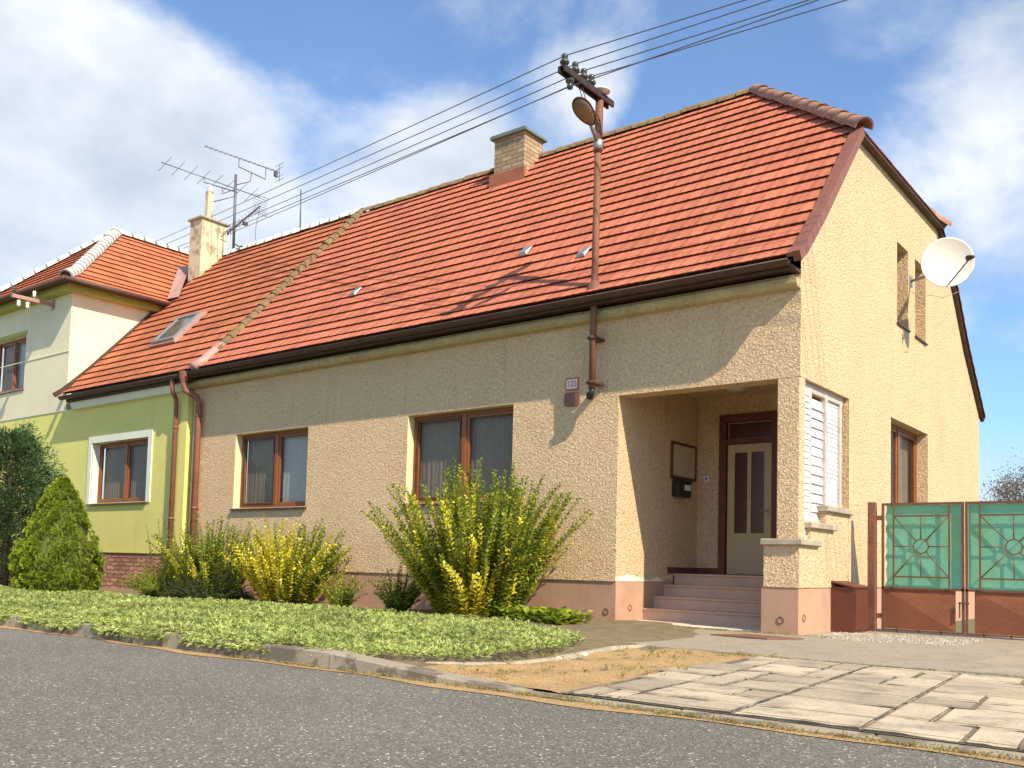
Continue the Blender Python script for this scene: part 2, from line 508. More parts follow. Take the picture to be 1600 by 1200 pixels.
def asphalt():
    m = mat('asphalt', (0.195, 0.182, 0.150), 0.9, var=0.10, vscale=0.5, bump=1.0, bscale=85, bdist=0.012, spec=0.2)
    n, l = m.node_tree.nodes, m.node_tree.links
    bs = n['Principled BSDF']
    src = bs.inputs['Base Color'].links[0].from_socket
    g = n.new('ShaderNodeNewGeometry')
    v = n.new('ShaderNodeTexVoronoi')
    v.inputs['Scale'].default_value = 120
    l.new(g.outputs['Position'], v.inputs['Vector'])
    sp = n.new('ShaderNodeSeparateColor')
    l.new(v.outputs['Color'], sp.inputs[0])
    r = n.new('ShaderNodeValToRGB')
    e = r.color_ramp.elements
    e[0].position, e[0].color = 0.0, (0.60, 0.60, 0.60, 1)
    e[1].position, e[1].color = 1.0, (5.2, 4.8, 4.2, 1)
    for p, c in ((0.45, (0.85, 0.85, 0.85, 1)), (0.8, (1.25, 1.22, 1.2, 1)), (0.975, (1.6, 1.55, 1.45, 1))):
        x = e.new(p)
        x.color = c
    l.new(sp.outputs[0], r.inputs[0])
    mx = n.new('ShaderNodeMix')
    mx.data_type = 'RGBA'
    mx.blend_type = 'MULTIPLY'
    mx.inputs['Factor'].default_value = 1
    l.new(src, mx.inputs['A'])
    l.new(r.outputs[0], mx.inputs['B'])
    l.new(mx.outputs['Result'], bs.inputs['Base Color'])
    return m


M['asphalt'] = asphalt()


def brickish(name, c1, c2, cm, bw, bh, ms, rough=0.9, bump=0.5, swap=False, noise_amt=0.3):
    m = mat(name, c1, rough, bump=0)
    n, l = m.node_tree.nodes, m.node_tree.links
    bs = n['Principled BSDF']
    g = n.new('ShaderNodeNewGeometry')
    s = n.new('ShaderNodeSeparateXYZ')
    l.new(g.outputs['Position'], s.inputs[0])
    a = n.new('ShaderNodeMath')
    a.operation = 'ADD'
    l.new(s.outputs['X'], a.inputs[0])
    l.new(s.outputs['Y'], a.inputs[1])
    c = n.new('ShaderNodeCombineXYZ')
    l.new(a.outputs[0], c.inputs['X'])
    l.new(s.outputs['Z'], c.inputs['Y'])
    t = n.new('ShaderNodeTexNoise')
    t.inputs['Scale'].default_value = 9
    l.new(g.outputs['Position'], t.inputs['Vector'])
    va = n.new('ShaderNodeVectorMath')
    va.operation = 'MULTIPLY_ADD'
    va.inputs[1].default_value = (noise_amt * 0.1,) * 3
    l.new(t.outputs['Color'], va.inputs[0])
    l.new(c.outputs[0], va.inputs[2])
    b = n.new('ShaderNodeTexBrick')
    b.inputs['Scale'].default_value = 1
    b.inputs['Brick Width'].default_value = bw
    b.inputs['Row Height'].default_value = bh
    b.inputs['Mortar Size'].default_value = ms
    b.inputs['Color1'].default_value = (*c1, 1)
    b.inputs['Color2'].default_value = (*c2, 1)
    b.inputs['Mortar'].default_value = (*cm, 1)
    l.new(va.outputs[0], b.inputs['Vector'])
    l.new(b.outputs['Color'], bs.inputs['Base Color'])
    bp = n.new('ShaderNodeBump')
    bp.inputs['Strength'].default_value = bump
    bp.inputs['Distance'].default_value = 0.02
    bp.invert = True
    l.new(b.outputs['Fac'], bp.inputs['Height'])
    l.new(bp.outputs[0], bs.inputs['Normal'])
    return m


M['brick'] = brickish('chimney_brick_tan', (0.46, 0.34, 0.20), (0.33, 0.23, 0.13), (0.15, 0.11, 0.07), 0.25, 0.085, 0.008)
M['rubble'] = brickish('stone_cladding', (0.60, 0.30, 0.19), (0.34, 0.15, 0.09), (0.12, 0.06, 0.04), 0.30, 0.085, 0.010,
                       bump=1.0, noise_amt=1.4)


def glass_mat():
    m = bpy.data.materials.new('window_glass')
    m.use_nodes = True
    n, l = m.node_tree.nodes, m.node_tree.links
    n.clear()
    o = n.new('ShaderNodeOutputMaterial')
    t = n.new('ShaderNodeBsdfTransparent')
    t.inputs[0].default_value = (0.82, 0.84, 0.84, 1)
    g = n.new('ShaderNodeBsdfGlossy')
    g.inputs['Roughness'].default_value = 0.02
    f = n.new('ShaderNodeFresnel')
    f.inputs[0].default_value = 1.5
    a = n.new('ShaderNodeMath')
    a.operation = 'MULTIPLY_ADD'
    a.inputs[1].default_value = 0.55
    a.inputs[2].default_value = 0.0
    a.use_clamp = True
    mx = n.new('ShaderNodeMixShader')
    l.new(f.outputs[0], a.inputs[0])
    l.new(a.outputs[0], mx.inputs[0])
    l.new(t.outputs[0], mx.inputs[1])
    l.new(g.outputs[0], mx.inputs[2])
    l.new(mx.outputs[0], o.inputs[0])
    return m


M['glass'] = glass_mat()


def mesh_net():
    # woven green shade net: mostly opaque, lets some light through
    m = mat('green_shade_net', (0.20, 0.54, 0.36), 0.8, var=0.12, vscale=2, var2=0.1, v2scale=60, bump=0.3, bscale=120,
            transl=0.35, stain=[((0.26, 0.46, 0.18), 1.4, 0.45, 0.7, 0.5)])
    return m


M['net'] = mesh_net()


def leafmat(name, col, hue, attr=0.35, transl=0.35, rough=0.55):
    return mat(name, col, rough, attr=attr, hue=hue, var=0.15, vscale=3.0, transl=transl, spec=0.3)


M['leaf_green'] = leafmat('leaf_mid_green', (0.22, 0.28, 0.024), (0.46, 0.50, 0.045))
M['leaf_yellow'] = leafmat('leaf_yellow', (0.78, 0.68, 0.035), (0.85, 0.78, 0.16), attr=0.2)
M['leaf_dark'] = leafmat('leaf_dark_green', (0.045, 0.075, 0.015), (0.10, 0.12, 0.03))
M['leaf_conifer'] = leafmat('conifer_bright', (0.22, 0.29, 0.02), (0.34, 0.40, 0.03), attr=0.3, transl=0.15)
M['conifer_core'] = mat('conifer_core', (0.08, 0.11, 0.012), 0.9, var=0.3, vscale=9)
M['leaf_juniper'] = leafmat('juniper_green', (0.08, 0.155, 0.045), (0.24, 0.34, 0.15), attr=0.3, transl=0.1)
M['leaf_cover'] = mat('ground_cover_leaf', (0.33, 0.40, 0.085), 0.55, attr=0.38, hue=(0.62, 0.66, 0.27), var=0.28, vscale=1.0,
                      var2=0.2, v2scale=6, transl=0.25, spec=0.3, stain=[((0.36, 0.30, 0.12), 1.6, 0.6, 0.75, 0.5)])
M['leaf_hosta'] = leafmat('broad_leaf_lime', (0.27, 0.36, 0.03), (0.50, 0.52, 0.06), attr=0.25)
M['grass_dry'] = leafmat('dry_grass', (0.36, 0.32, 0.09), (0.50, 0.40, 0.16), attr=0.3)
M['twig'] = mat('bare_twigs', (0.14, 0.10, 0.07), 0.9, var=0.25, vscale=5)


# ------------------------------------------------------------------ leaf clouds (numpy)
def leaf_mesh(name, P, D, N, L, Wd, mats, mi=None, parent=None, bend=0.15):
    """one mesh of pointed leaves: base P, direction D, face normal N, length L, width Wd"""
    P, D, N = np.asarray(P, float), np.asarray(D, float), np.asarray(N, float)
    n = len(P)
    L = np.broadcast_to(np.asarray(L, float), (n,))[:, None]
    Wd = np.broadcast_to(np.asarray(Wd, float), (n,))[:, None]
    D = D / np.linalg.norm(D, axis=1, keepdims=True)
    Sd = np.cross(D, N)
    Sd /= np.linalg.norm(Sd, axis=1, keepdims=True) + 1e-9
    Nn = np.cross(Sd, D)
    V = np.empty((n, 4, 3))
    V[:, 0] = P
    V[:, 1] = P + D * L * 0.5 + Sd * Wd * 0.5 + Nn * L * bend * 0.4
    V[:, 2] = P + D * L - Nn * L * bend
    V[:, 3] = P + D * L * 0.5 - Sd * Wd * 0.5 + Nn * L * bend * 0.4
    me = bpy.data.meshes.new(name)
    me.vertices.add(n * 4)
    me.vertices.foreach_set('co', V.reshape(-1))
    tri = np.empty((n, 2, 3), int)
    b = np.arange(n) * 4
    tri[:, 0] = np.stack([b, b + 1, b + 2], 1)
    tri[:, 1] = np.stack([b, b + 2, b + 3], 1)
    me.loops.add(n * 6)
    me.loops.foreach_set('vertex_index', tri.reshape(-1))
    me.polygons.add(n * 2)
    me.polygons.foreach_set('loop_start', np.arange(n * 2) * 3)
    me.polygons.foreach_set('loop_total', np.full(n * 2, 3))
    if not isinstance(mats, (list, tuple)):
        mats = [mats]
    for m in mats:
        me.materials.append(m)
    if mi is not None:
        me.polygons.foreach_set('material_index', np.repeat(np.asarray(mi, int), 2))
    me.update(calc_edges=True)
    at = me.attributes.new('rnd', 'FLOAT', 'FACE')
    at.data.foreach_set('value', np.repeat(rng.random(n), 2))
    o = bpy.data.objects.new(name, me)
    COL.objects.link(o)
    if parent:
        o.parent = parent
        o.matrix_parent_inverse = Matrix.Translation(-parent.location)
    return o


# ------------------------------------------------------------------ roof tiles
def tiled(name, prof, Mp, ulim, mats, parent=None, row=0.285, tw=0.215, wave=0.012, deck=True, smin=0.0):
    """interlocking tiles in courses. prof: (a,b) polyline up the slope; Mp(u,a,b)->xyz; ulim(a)->(u0,u1)"""
    pr = [Vector(p) for p in prof]
    seg = [(pr[i + 1] - pr[i]).length for i in range(len(pr) - 1)]
    Ltot = sum(seg)

    def at(s):
        s = max(min(s, Ltot), -0.05)
        i = 0
        while i < len(seg) - 1 and s > seg[i]:
            s -= seg[i]
            i += 1
        t = (pr[i + 1] - pr[i]).normalized()
        return pr[i] + t * s, Vector((-t.y, t.x))
    nrow = max(1, round(Ltot / row))
    rh = Ltot / nrow
    vs, fs, rn, sm = [], [], [], []
    NU = 5
    for i in range(nrow):
        s0, s1 = i * rh, (i + 1) * rh
        a_mid = at((s0 + s1) / 2)[0].x
        lo0, hi0 = ulim(at(s0)[0].x)
        lo1, hi1 = ulim(at(s1)[0].x)
        lo, hi = min(lo0, lo1), max(hi0, hi1)
        if hi - lo < 0.05:
            continue
        k0, k1 = math.floor(lo / tw), math.ceil(hi / tw)
        for k in range(k0, k1):
            ua, ub = k * tw + 0.002, (k + 1) * tw - 0.002
            if ub < lo or ua > hi:
                continue
            ds = random.uniform(-0.003, 0.003)
            dh = random.uniform(-0.002, 0.002)
            o = len(vs)
            for (s, h) in ((s0 + 0.06, 0.0), (s0 + ds, 0.043 + dh), (s1 + 0.07, 0.004)):
                p, nn = at(s)
                l_, h_ = ulim(p.x)
                for j in range(NU):
                    u = ua + (ub - ua) * j / (NU - 1)
                    w = wave * math.cos(2 * math.pi * (u + 0.03) / (tw / 2))
                    uu = min(max(u, l_), h_)
                    q = p + nn * (h + (w if h > 0.03 else 0))
                    vs.append(Mp(uu, q.x, q.y))
            r = random.random()
            for rr in range(2):
                for j in range(NU - 1):
                    fs.append((o + rr * NU + j, o + rr * NU + j + 1, o + (rr + 1) * NU + j + 1, o + (rr + 1) * NU + j))
                    rn.append(r)
                    sm.append(False)
    nt = len(fs)
    if deck:
        for i in range(len(pr) - 1):
            a0, a1 = pr[i], pr[i + 1]
            t = (a1 - a0).normalized()
            nn = Vector((-t.y, t.x)) * -0.012
            o = len(vs)
            for p in (a0, a1):
                l_, h_ = ulim(p.x)
                vs += [Mp(l_, p.x + nn.x, p.y + nn.y), Mp(h_, p.x + nn.x, p.y + nn.y)]
            fs.append((o, o + 1, o + 3, o + 2))
            rn.append(0.5)
            sm.append(False)
    me = bpy.data.meshes.new(name)
    me.from_pydata([tuple(v) for v in vs], [], fs)
    for m in mats:
        me.materials.append(m)
    me.polygons.foreach_set('use_smooth', sm)
    me.polygons.foreach_set('material_index', [0] * nt + [1] * (len(fs) - nt))
    atr = me.attributes.new('rnd', 'FLOAT', 'FACE')
    atr.data.foreach_set('value', rn)
    me.update()
    o = bpy.data.objects.new(name, me)
    COL.objects.link(o)
    if parent:
        o.parent = parent
        o.matrix_parent_inverse = Matrix.Translation(-parent.location)
    return o


def caps(mb, pts, r, seg=0.33, mi=0, mi2=None, up=Vector((0, 0, 1)), jit=0.008, gapfrac=0.22, lift=0.0):
    """row of half-round cap tiles over a ridge or hip polyline"""
    pts = [Vector(p) for p in pts]
    for i in range(len(pts) - 1):
        a, b = pts[i], pts[i + 1]
        d = (b - a)
        L = d.length
        d.normalize()
        side = d.cross(up).normalized()
        u = side.cross(d).normalized()
        n = max(1, round(L / seg))
        sl = L / n
        for k in range(n):
            def arc(c, rr):
                return [c + side * math.cos(t) * rr + u * math.sin(t) * rr for t in
                        [math.pi * q / 8 - 0.12 + (0.24 * q / 8) for q in range(9)]]
            j = random.uniform(-jit, jit)
            cuts = [(0, r * 1.10, mi), (1.06, r * 0.92, mi)] if mi2 is None else \
                [(0, r * 0.98, mi2), (gapfrac, r * 0.95, mi2), (gapfrac, r * 1.08, mi), (1.03, r * 1.0, mi)]
            for q in range(0, len(cuts), 2):
                c0 = a + d * (k + cuts[q][0]) * sl + u * (j + lift)
                c1 = a + d * (k + cuts[q + 1][0]) * sl + u * (j + lift)
                A, B = arc(c0, cuts[q][1]), arc(c1, cuts[q + 1][1])
                A2 = arc(c0, cuts[q][1] - 0.018)
                vs = A + B + A2
                fs = [(t, t + 1, 9 + t + 1, 9 + t) for t in range(8)]
                fs += [(t, t + 1, 18 + t + 1, 18 + t) for t in range(8)]
                mb.add(vs, fs, cuts[q][2], True)
    return mb


# ------------------------------------------------------------------ walls with openings
def wall_sheet(mb, us, top, z0, openings, T, depth=0.15, mi=0, mr=1, splay=0.0):
    """wall in (u,z); T(u,w,z)->xyz, w = depth into the wall. openings: (u0,u1,z0,z1)"""
    brk = sorted(set([round(u, 4) for u in us] + [round(o[0], 4) for o in openings] + [round(o[1], 4) for o in openings]))
    for a, b in zip(brk[:-1], brk[1:]):
        mid = (a + b) / 2
        ops = sorted([o for o in openings if o[0] < mid < o[1]], key=lambda o: o[2])
        z = z0
        for o in ops:
            if o[2] > z + 1e-4:
                mb.add([T(a, 0, z), T(b, 0, z), T(b, 0, o[2]), T(a, 0, o[2])], [(0, 1, 2, 3)], mi)
            z = o[3]
        mb.add([T(a, 0, z), T(b, 0, z), T(b, 0, top(b)), T(a, 0, top(a))], [(0, 1, 2, 3)], mi)
    for o in openings:
        if len(o) > 4 and o[4] == 'none':
            continue
        u0, u1, a, b = o[:4]
        d = o[5] if len(o) > 5 else depth
        for (p, q) in (((u0, a), (u0, b)), ((u1, a), (u1, b)), ((u0, b), (u1, b)), ((u0, a), (u1, a))):
            mb.add([T(p[0], 0, p[1]), T(q[0], 0, q[1]), T(q[0], d, q[1]), T(p[0], d, p[1])], [(0, 1, 2, 3)], mr)


def interp(prof, x):
    for (a, b), (c, d) in zip(prof[:-1], prof[1:]):
        if x <= c:
            return b + (d - b) * (x - a) / (c - a)
    return prof[-1][1]


TY = lambda p: p                                    # facade: (u, w, z) as is
TX = lambda p: Vector((-p[1], p[0], p[2]))          # gable at X=0: w goes to -X


def window(parent, u0, u1, z0, z1, T, off, sashes=2, split=0.5, dep=0.07, left='screen', right='curtain', wood='wood',
           sill=True, sill_out=0.05, name='window'):
    t = 0.055
    f = MB(T)
    w0, w1 = off, off + dep
    f.box(u0, u1, w0, w1, z1 - t, z1, bev=0.004).box(u0, u1, w0, w1, z0, z0 + t, bev=0.004)
    f.box(u0, u0 + t, w0, w1, z0 + t, z1 - t, bev=0.004).box(u1 - t, u1, w0, w1, z0 + t, z1 - t, bev=0.004)
    um = u0 + (u1 - u0) * split
    if sashes == 2:
        f.box(um - 0.045, um + 0.045, w0 - 0.006, w1, z0 + t, z1 - t, bev=0.004)
    fr = f.build('window', M[wood], parent)
    spans = [(u0 + t, um - 0.045), (um + 0.045, u1 - t)] if sashes == 2 else [(u0 + t, u1 - t)]
    for k, (a, b) in enumerate(spans):
        s = MB(T)
        s_ = 0.05
        za, zb = z0 + t, z1 - t
        s0, s1 = w0 + 0.012, w1 - 0.01
        s.box(a, b, s0, s1, za, za + s_, bev=0.004).box(a, b, s0, s1, zb - s_, zb, bev=0.004)
        s.box(a, a + s_, s0, s1, za + s_, zb - s_, bev=0.004).box(b - s_, b, s0, s1, za + s_, zb - s_, bev=0.004)
        s.build('sash', M[wood], fr)
        g = MB(T)
        g.quad((a + s_, s0 + 0.02, za + s_), (b - s_, s0 + 0.02, za + s_), (b - s_, s0 + 0.02, zb - s_), (a + s_, s0 + 0.02, zb - s_))
        g.build('pane', M['glass'], fr)
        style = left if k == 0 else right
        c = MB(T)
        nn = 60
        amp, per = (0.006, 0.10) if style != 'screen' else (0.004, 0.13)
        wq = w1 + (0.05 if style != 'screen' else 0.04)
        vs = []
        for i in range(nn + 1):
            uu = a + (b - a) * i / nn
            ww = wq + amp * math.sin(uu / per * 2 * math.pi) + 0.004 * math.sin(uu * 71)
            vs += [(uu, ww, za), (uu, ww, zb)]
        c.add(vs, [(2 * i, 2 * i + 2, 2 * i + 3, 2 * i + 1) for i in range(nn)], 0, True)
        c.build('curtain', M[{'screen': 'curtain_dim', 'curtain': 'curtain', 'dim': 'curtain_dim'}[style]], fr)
        if style == 'screen':
            q = MB(T)
            e = 0.022
            q.box(a + 0.02, b - 0.02, w0 - 0.012, w0 + 0.004, za + 0.02, za + 0.02 + e)
            q.box(a + 0.02, b - 0.02, w0 - 0.012, w0 + 0.004, zb - 0.02 - e, zb - 0.02)
            q.box(a + 0.02, a + 0.02 + e, w0 - 0.012, w0 + 0.004, za + 0.02 + e, zb - 0.02 - e)
            q.box(b - 0.02 - e, b - 0.02, w0 - 0.012, w0 + 0.004, za + 0.02 + e, zb - 0.02 - e)
            q.build('insect_screen', M['sill'], fr)
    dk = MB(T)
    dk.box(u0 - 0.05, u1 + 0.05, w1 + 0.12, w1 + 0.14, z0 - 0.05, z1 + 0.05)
    dk.build('dark_backing', M['dark'], fr)  # near-black sheet, painted darkness of the unlit room behind the curtain
    if sill:
        s = MB(T)
        s.prism([(w0 + 0.0, z0 + 0.012), (-sill_out, z0 - 0.02), (-sill_out, z0 - 0.045), (w0, z0 - 0.02)], 'x', u0 - 0.03, u1 + 0.03)
        s.build('sill', M['sill'], fr)
    return fr


# ================================================================== GROUND AND ROAD
g = MB()
g.quad((-900, -900, -0.03), (900, -900, -0.03), (900, 900, -0.03), (-900, 900, -0.03))
struct(g.build('ground', M['ground']))
g = MB()
g.quad((-300, -13.5, 0.0), (300, -13.5, 0.0), (300, -6.2, 0.0), (-300, -6.2, 0.0))
struct(g.build('road', M['asphalt']))
# soil of the planting bed, a gently uneven sheet between kerb and houses
NX, NY = 120, 36
bm_v, bm_f = [], []
for i in range(NX + 1):
    for j in range(NY + 1):
        x = -34 + 36.0 * i / NX
        y = -6.05 + 7.4 * j / NY
        edge = min(1, max(0, (-x - 0.2) / 1.3))
        z = (0.055 + 0.02 * math.sin(x * 2.1) * math.cos(y * 1.7)) * edge + 0.008 - 0.035 * max(0, (y + 1.5) / 2.8) * edge
        bm_v.append((x, y, z))
for i in range(NX):
    for j in range(NY):
        a = i * (NY + 1) + j
        bm_f.append((a, a + NY + 1, a + NY + 2, a + 1))
g = MB()
g.add(bm_v, bm_f, 0, True)
struct(g.build('planting_bed', M['soil']))
# kerb of laid stones, dropping to a flush edging at the drive
random.seed(3)
g = MB()
x = -34.0
while x < -0.9:
    L = 0.98
    x1 = min(x + L, -0.9)
    j = random.uniform(-0.006, 0.006)
    g.prism([(-6.21 + j, -0.02), (-6.195 + j, 0.105 + j), (-6.18 + j, 0.118 + j), (-6.03, 0.118 + j), (-6.03, -0.02)], 'x', x + 0.006, x1 - 0.004)
    x = x1
for (xa, xb, za, zb) in ((-0.9, 0.15, 0.115, 0.05), (0.15, 0.75, 0.05, 0.022)):
    v = []
    for xx, zz in ((xa + 0.006, za), (xb - 0.004, zb)):
        v += [(xx, -6.205, -0.02), (xx, -6.195, zz - 0.01), (xx, -6.18, zz), (xx, -6.04, zz), (xx, -6.04, -0.02)]
    g.add(v, [(0, 1, 2, 3, 4), (5, 6, 7, 8, 9), (0, 1, 6, 5), (1, 2, 7, 6), (2, 3, 8, 7), (3, 4, 9, 8)])
x = 0.75
while x < 9:
    j = random.uniform(-0.003, 0.003)
    g.box(x + 0.005, x + 0.975, -6.2, -6.08, -0.02, 0.018 + j, bev=0.008)
    x += 0.98
struct(g.build('kerb', M['kerb']))
# sandy strip along the asphalt edge
g = MB()
n = 150
vs = []
for i in range(n + 1):
    x = -20 + 32 * i / n
    vs += [(x, -6.195, 0.004), (x, -6.30 - 0.05 * math.sin(x * 1.9) - 0.03 * math.sin(x * 5.3 + 1), 0.004)]
g.add(vs, [(2 * i, 2 * i + 2, 2 * i + 3, 2 * i + 1) for i in range(n)])
struct(g.build('gutter_sand', M['dirt']))
# dirt patch
g = MB()
poly = [(-0.6, -6.04), (1.05, -6.07), (1.02, -4.8), (0.74, -2.75), (-0.3, -2.72), (-0.35, -3.4), (-0.2, -4.4), (-0.15, -5.2), (-0.5, -5.7)]
NXd, NYd = 34, 60
vs, fs = [], []
for i in range(NXd + 1):
    for j in range(NYd + 1):
        t = j / NYd
        y = -6.07 + 3.4 * t
        xl = interp([(-6.07, -0.75), (-5.6, -0.6), (-5.2, -0.22), (-4.4, -0.3), (-3.4, -0.45), (-2.6, -0.5)], y)
        xr = 1.3
        x = xl + (xr - xl) * i / NXd
        z = 0.018 + 0.010 * math.sin(x * 9 + y * 3) * math.sin(y * 7) + random.uniform(-0.004, 0.004)
        vs.append((x, y, z))
for i in range(NXd):
    for j in range(NYd):
        a = i * (NYd + 1) + j
        fs.append((a, a + NYd + 1, a + NYd + 2, a + 1))
g.add(vs, fs, 0, True)
struct(g.build('dirt_patch', M['dirt']))
# concrete apron along the house and before the gate
g = MB()
nx = 60
vs, fs = [], []
for i in range(nx + 1):
    for j in range(13):
        x = -3.2 + 12 * i / nx
        fr_ = interp([(-3.2, -1.0), (-2.7, -1.1), (-1.3, -2.3), (-0.6, -2.72), (9, -2.95)], x)
        y = fr_ + (2.6 - fr_) * j / 12
        vs.append((x, y, 0.030 + random.uniform(-0.002, 0.002)))
for i in range(nx):
    for j in range(12):
        a = i * 13 + j
        fs.append((a, a + 13, a + 14, a + 1))
g.add(vs, fs, 0, True)
for (xa, xb) in ((-0.5, 0.9), (0.92, 2.1), (2.14, 9)):
    y0 = interp([(-0.6, -2.72), (9, -2.95)], (xa + xb) / 2)
    g.box(xa, xb, y0 - 0.05, y0 + 0.03, -0.02, 0.034, bev=0.006)
struct(g.build('concrete_apron', M['concrete']))
# border stones between bed and dirt
g = MB()
pts = [(-0.62, -5.55), (-0.20, -5.12), (-0.20, -4.45), (-0.33, -3.8), (-0.45, -3.2), (-0.42, -2.75)]
for a, b in zip(pts[:-1], pts[1:]):
    a, b = Vector((*a, 0)), Vector((*b, 0))
    d = (b - a).normalized()
    s = Vector((-d.y, d.x, 0)) * 0.035
    z = 0.038 + random.uniform(-0.006, 0.006)
    a2, b2 = a + d * 0.01, b - d * 0.01
    g.add([a2 + s, b2 + s, b2 - s, a2 - s, *(p + Vector((0, 0, z)) for p in (a2 + s * .8, b2 + s * .8, b2 - s * .8, a2 - s * .8))],
          [(4, 5, 6, 7), (0, 1, 5, 4), (1, 2, 6, 5), (2, 3, 7, 6), (3, 0, 4, 7)])
struct(g.build('bed_edging', M['ledge']))
# drive of concrete slabs laid in lanes
random.seed(21)
vs, fs, rn = [], [], []
lanes = [(0.98, -0.02), (1.62, -0.02), (2.28, -0.02), (2.95, -0.02), (3.62, -0.02), (4.3, -0.02), (5.0, 0)]


JT = []


def slab(x0, x1, y0, y1, sk):
    """skewed slab: lanes run slightly to +X going away from the house"""
    z = 0.034 + random.uniform(-0.002, 0.002)
    gp = 0.009
    o = len(vs)
    r = random.random()
    P = []
    for (x, y) in ((x0 + gp, y0 + gp * 1.2), (x1 - gp, y0 + gp * 1.2), (x1 - gp, y1 - gp * 1.2), (x0 + gp, y1 - gp * 1.2)):
        P.append((x, y))
    tilt = random.uniform(-0.003, 0.003)
    cx, cy = (x0 + x1) / 2, (y0 + y1) / 2
    for k, (x, y) in enumerate(P):
        yy = y
        ex = x + (-2.9 - yy) * sk
        vs.append((ex, yy, -0.01))
    for k, (x, y) in enumerate(P):
        vs.append((x + (-2.9 - y) * sk, y, z - 0.008 + tilt * (1 if x > cx else -1)))
    for k, (x, y) in enumerate(P):
        xi = x + (0.01 if x < cx else -0.01)
        yi = y + (0.01 if y < cy else -0.01)
        vs.append((xi + (-2.9 - yi) * sk, yi, z + tilt * (1 if x > cx else -1)))
    for a in range(4):
        b = (a + 1) % 4
        fs.append((o + a, o + b, o + 4 + b, o + 4 + a))
        fs.append((o + 4 + a, o + 4 + b, o + 8 + b, o + 8 + a))
    fs.append((o + 8, o + 9, o + 10, o + 11))
    rn.extend([r] * 9)
    JT.append((x0, x1, y0, y1, sk))


lane_x = [0.74, 1.06, 1.72, 2.36, 3.02, 3.68, 4.34, 5.0, 5.66]
for li in range(len(lane_x) - 1):
    xa, xb = lane_x[li], lane_x[li + 1]
    y = -6.06
    sk = 0.085
    while y < -2.98:
        h = random.choice((0.28, 0.33, 0.48, 0.5, 0.62))
        y2 = min(y + h, -2.96)
        if -2.96 - y2 < 0.18:
            y2 = -2.96
        if li == 0 and y > -5.2:
            xs = xa + 0.12 * math.sin(y * 3) - 0.02
            slab(xs, xb, y, y2, sk)
        elif random.random() < 0.45:
            xm = xa + (xb - xa) * random.choice((0.35, 0.5, 0.66))
            slab(xa, xm, y, y2, sk)
            slab(xm, xb, y, y2, sk)
        else:
            slab(xa, xb, y, y2, sk)
        y = y2
me = bpy.data.meshes.new('paving')
me.from_pydata(vs, [], fs)
me.materials.append(M['paver'])
atr = me.attributes.new('rnd', 'FLOAT', 'FACE')
atr.data.foreach_set('value', rn)
pv = bpy.data.objects.new('paving', me)
COL.objects.link(pv)
struct(pv)
g = MB()
for (x0, x1, y0, y1, sk) in JT:      # moss and grit standing a little proud in the joints
    z = 0.0405
    for (a, b, c_, d_) in ((x0, x1, y0 - 0.011, y0 + 0.011), (x0 - 0.005, x0 + 0.005, y0, y1)):
        nseg = 5
        if b - a > d_ - c_:
            row = [(a + (b - a) * k / nseg, c_ + random.uniform(-.006, .006), d_ + random.uniform(-.006, .006)) for k in range(nseg + 1)]
            v = [p for (xx, ya, yb) in row for p in ((xx + (-2.9 - ya) * sk, ya, z), (xx + (-2.9 - yb) * sk, yb, z))]
        else:
            row = [(c_ + (d_ - c_) * k / nseg, a + random.uniform(-.004, .004), b + random.uniform(-.004, .004)) for k in range(nseg + 1)]
            v = [p for (yy, xa, xb) in row for p in ((xa + (-2.9 - yy) * sk, yy, z + .0006), (xb + (-2.9 - yy) * sk, yy, z + .0006))]
        g.add(v, [(2 * k, 2 * k + 2, 2 * k + 3, 2 * k + 1) for k in range(nseg)])
g.quad((0.95, -6.08, 0.0245), (9, -6.08, 0.0245), (9, -2.97, 0.0245), (0.75, -2.97, 0.0245))
struct(g.build('paving_bed', mat('joint_dark', (0.19, 0.15, 0.09), 0.95, var=0.3, vscale=12, var2=0.3, v2scale=70)))
# raised slab path to the right beyond the apron edge
g = MB()
random.seed(8)
yy = -2.9
while yy < 1.2:
    h = random.choice((0.4, 0.5))
    xx = 2.28
    while xx < 6:
        w = random.choice((0.5, 0.62))
        g.box(xx + 0.006, xx + w - 0.006, yy + 0.006, yy + h - 0.006, 0.0, 0.046 + random.uniform(-0.003, 0.003), bev=0.006)
        xx += w
    yy += h
struct(g.build('side_path', M['paver']))
# white gravel before the gate
g = MB()
for i in range(1500):
    x = random.uniform(0.12, 1.7)
    y = random.uniform(-0.35, 1.5)
    if y > 1.05 + 0.3 * (x - 0.3) or y < -0.35 + 0.28 * abs(x - 0.8) + 0.1 * math.sin(x * 6):
        continue
    r = random.uniform(0.006, 0.017)
    c = Vector((x, y, 0.033))
    v = [c + Vector((random.uniform(.7, 1.2) * r * a, random.uniform(.7, 1.2) * r * b, 0)) for a, b in ((1, 0), (0, 1), (-1, 0), (0, -1))]
    v.append(c + Vector((0, 0, r * 0.9)))
    g.add(v, [(0, 1, 4), (1, 2, 4), (2, 3, 4), (3, 0, 4)])
struct(g.build('gravel', M['gravel']), 'stuff')

# ================================================================== MAIN HOUSE
house = thing('house', 'beige pebbledash house with red tiled roof, corner porch and half-hipped gable', 'house', (-6, 4.5, 0))
EAVE = [(-0.38, 4.34), (-0.19, 4.48), (0.07, 4.74), (0.38, 5.05), (1.8, 6.62), (3.75, 8.72)]
REAR = [(3.75, 8.72), (6.2, 6.66), (7.2, 5.85), (8.05, 4.95), (9.35, 3.85)]
roof_z = lambda y: interp(EAVE, y) if y <= 3.75 else interp(REAR, y)

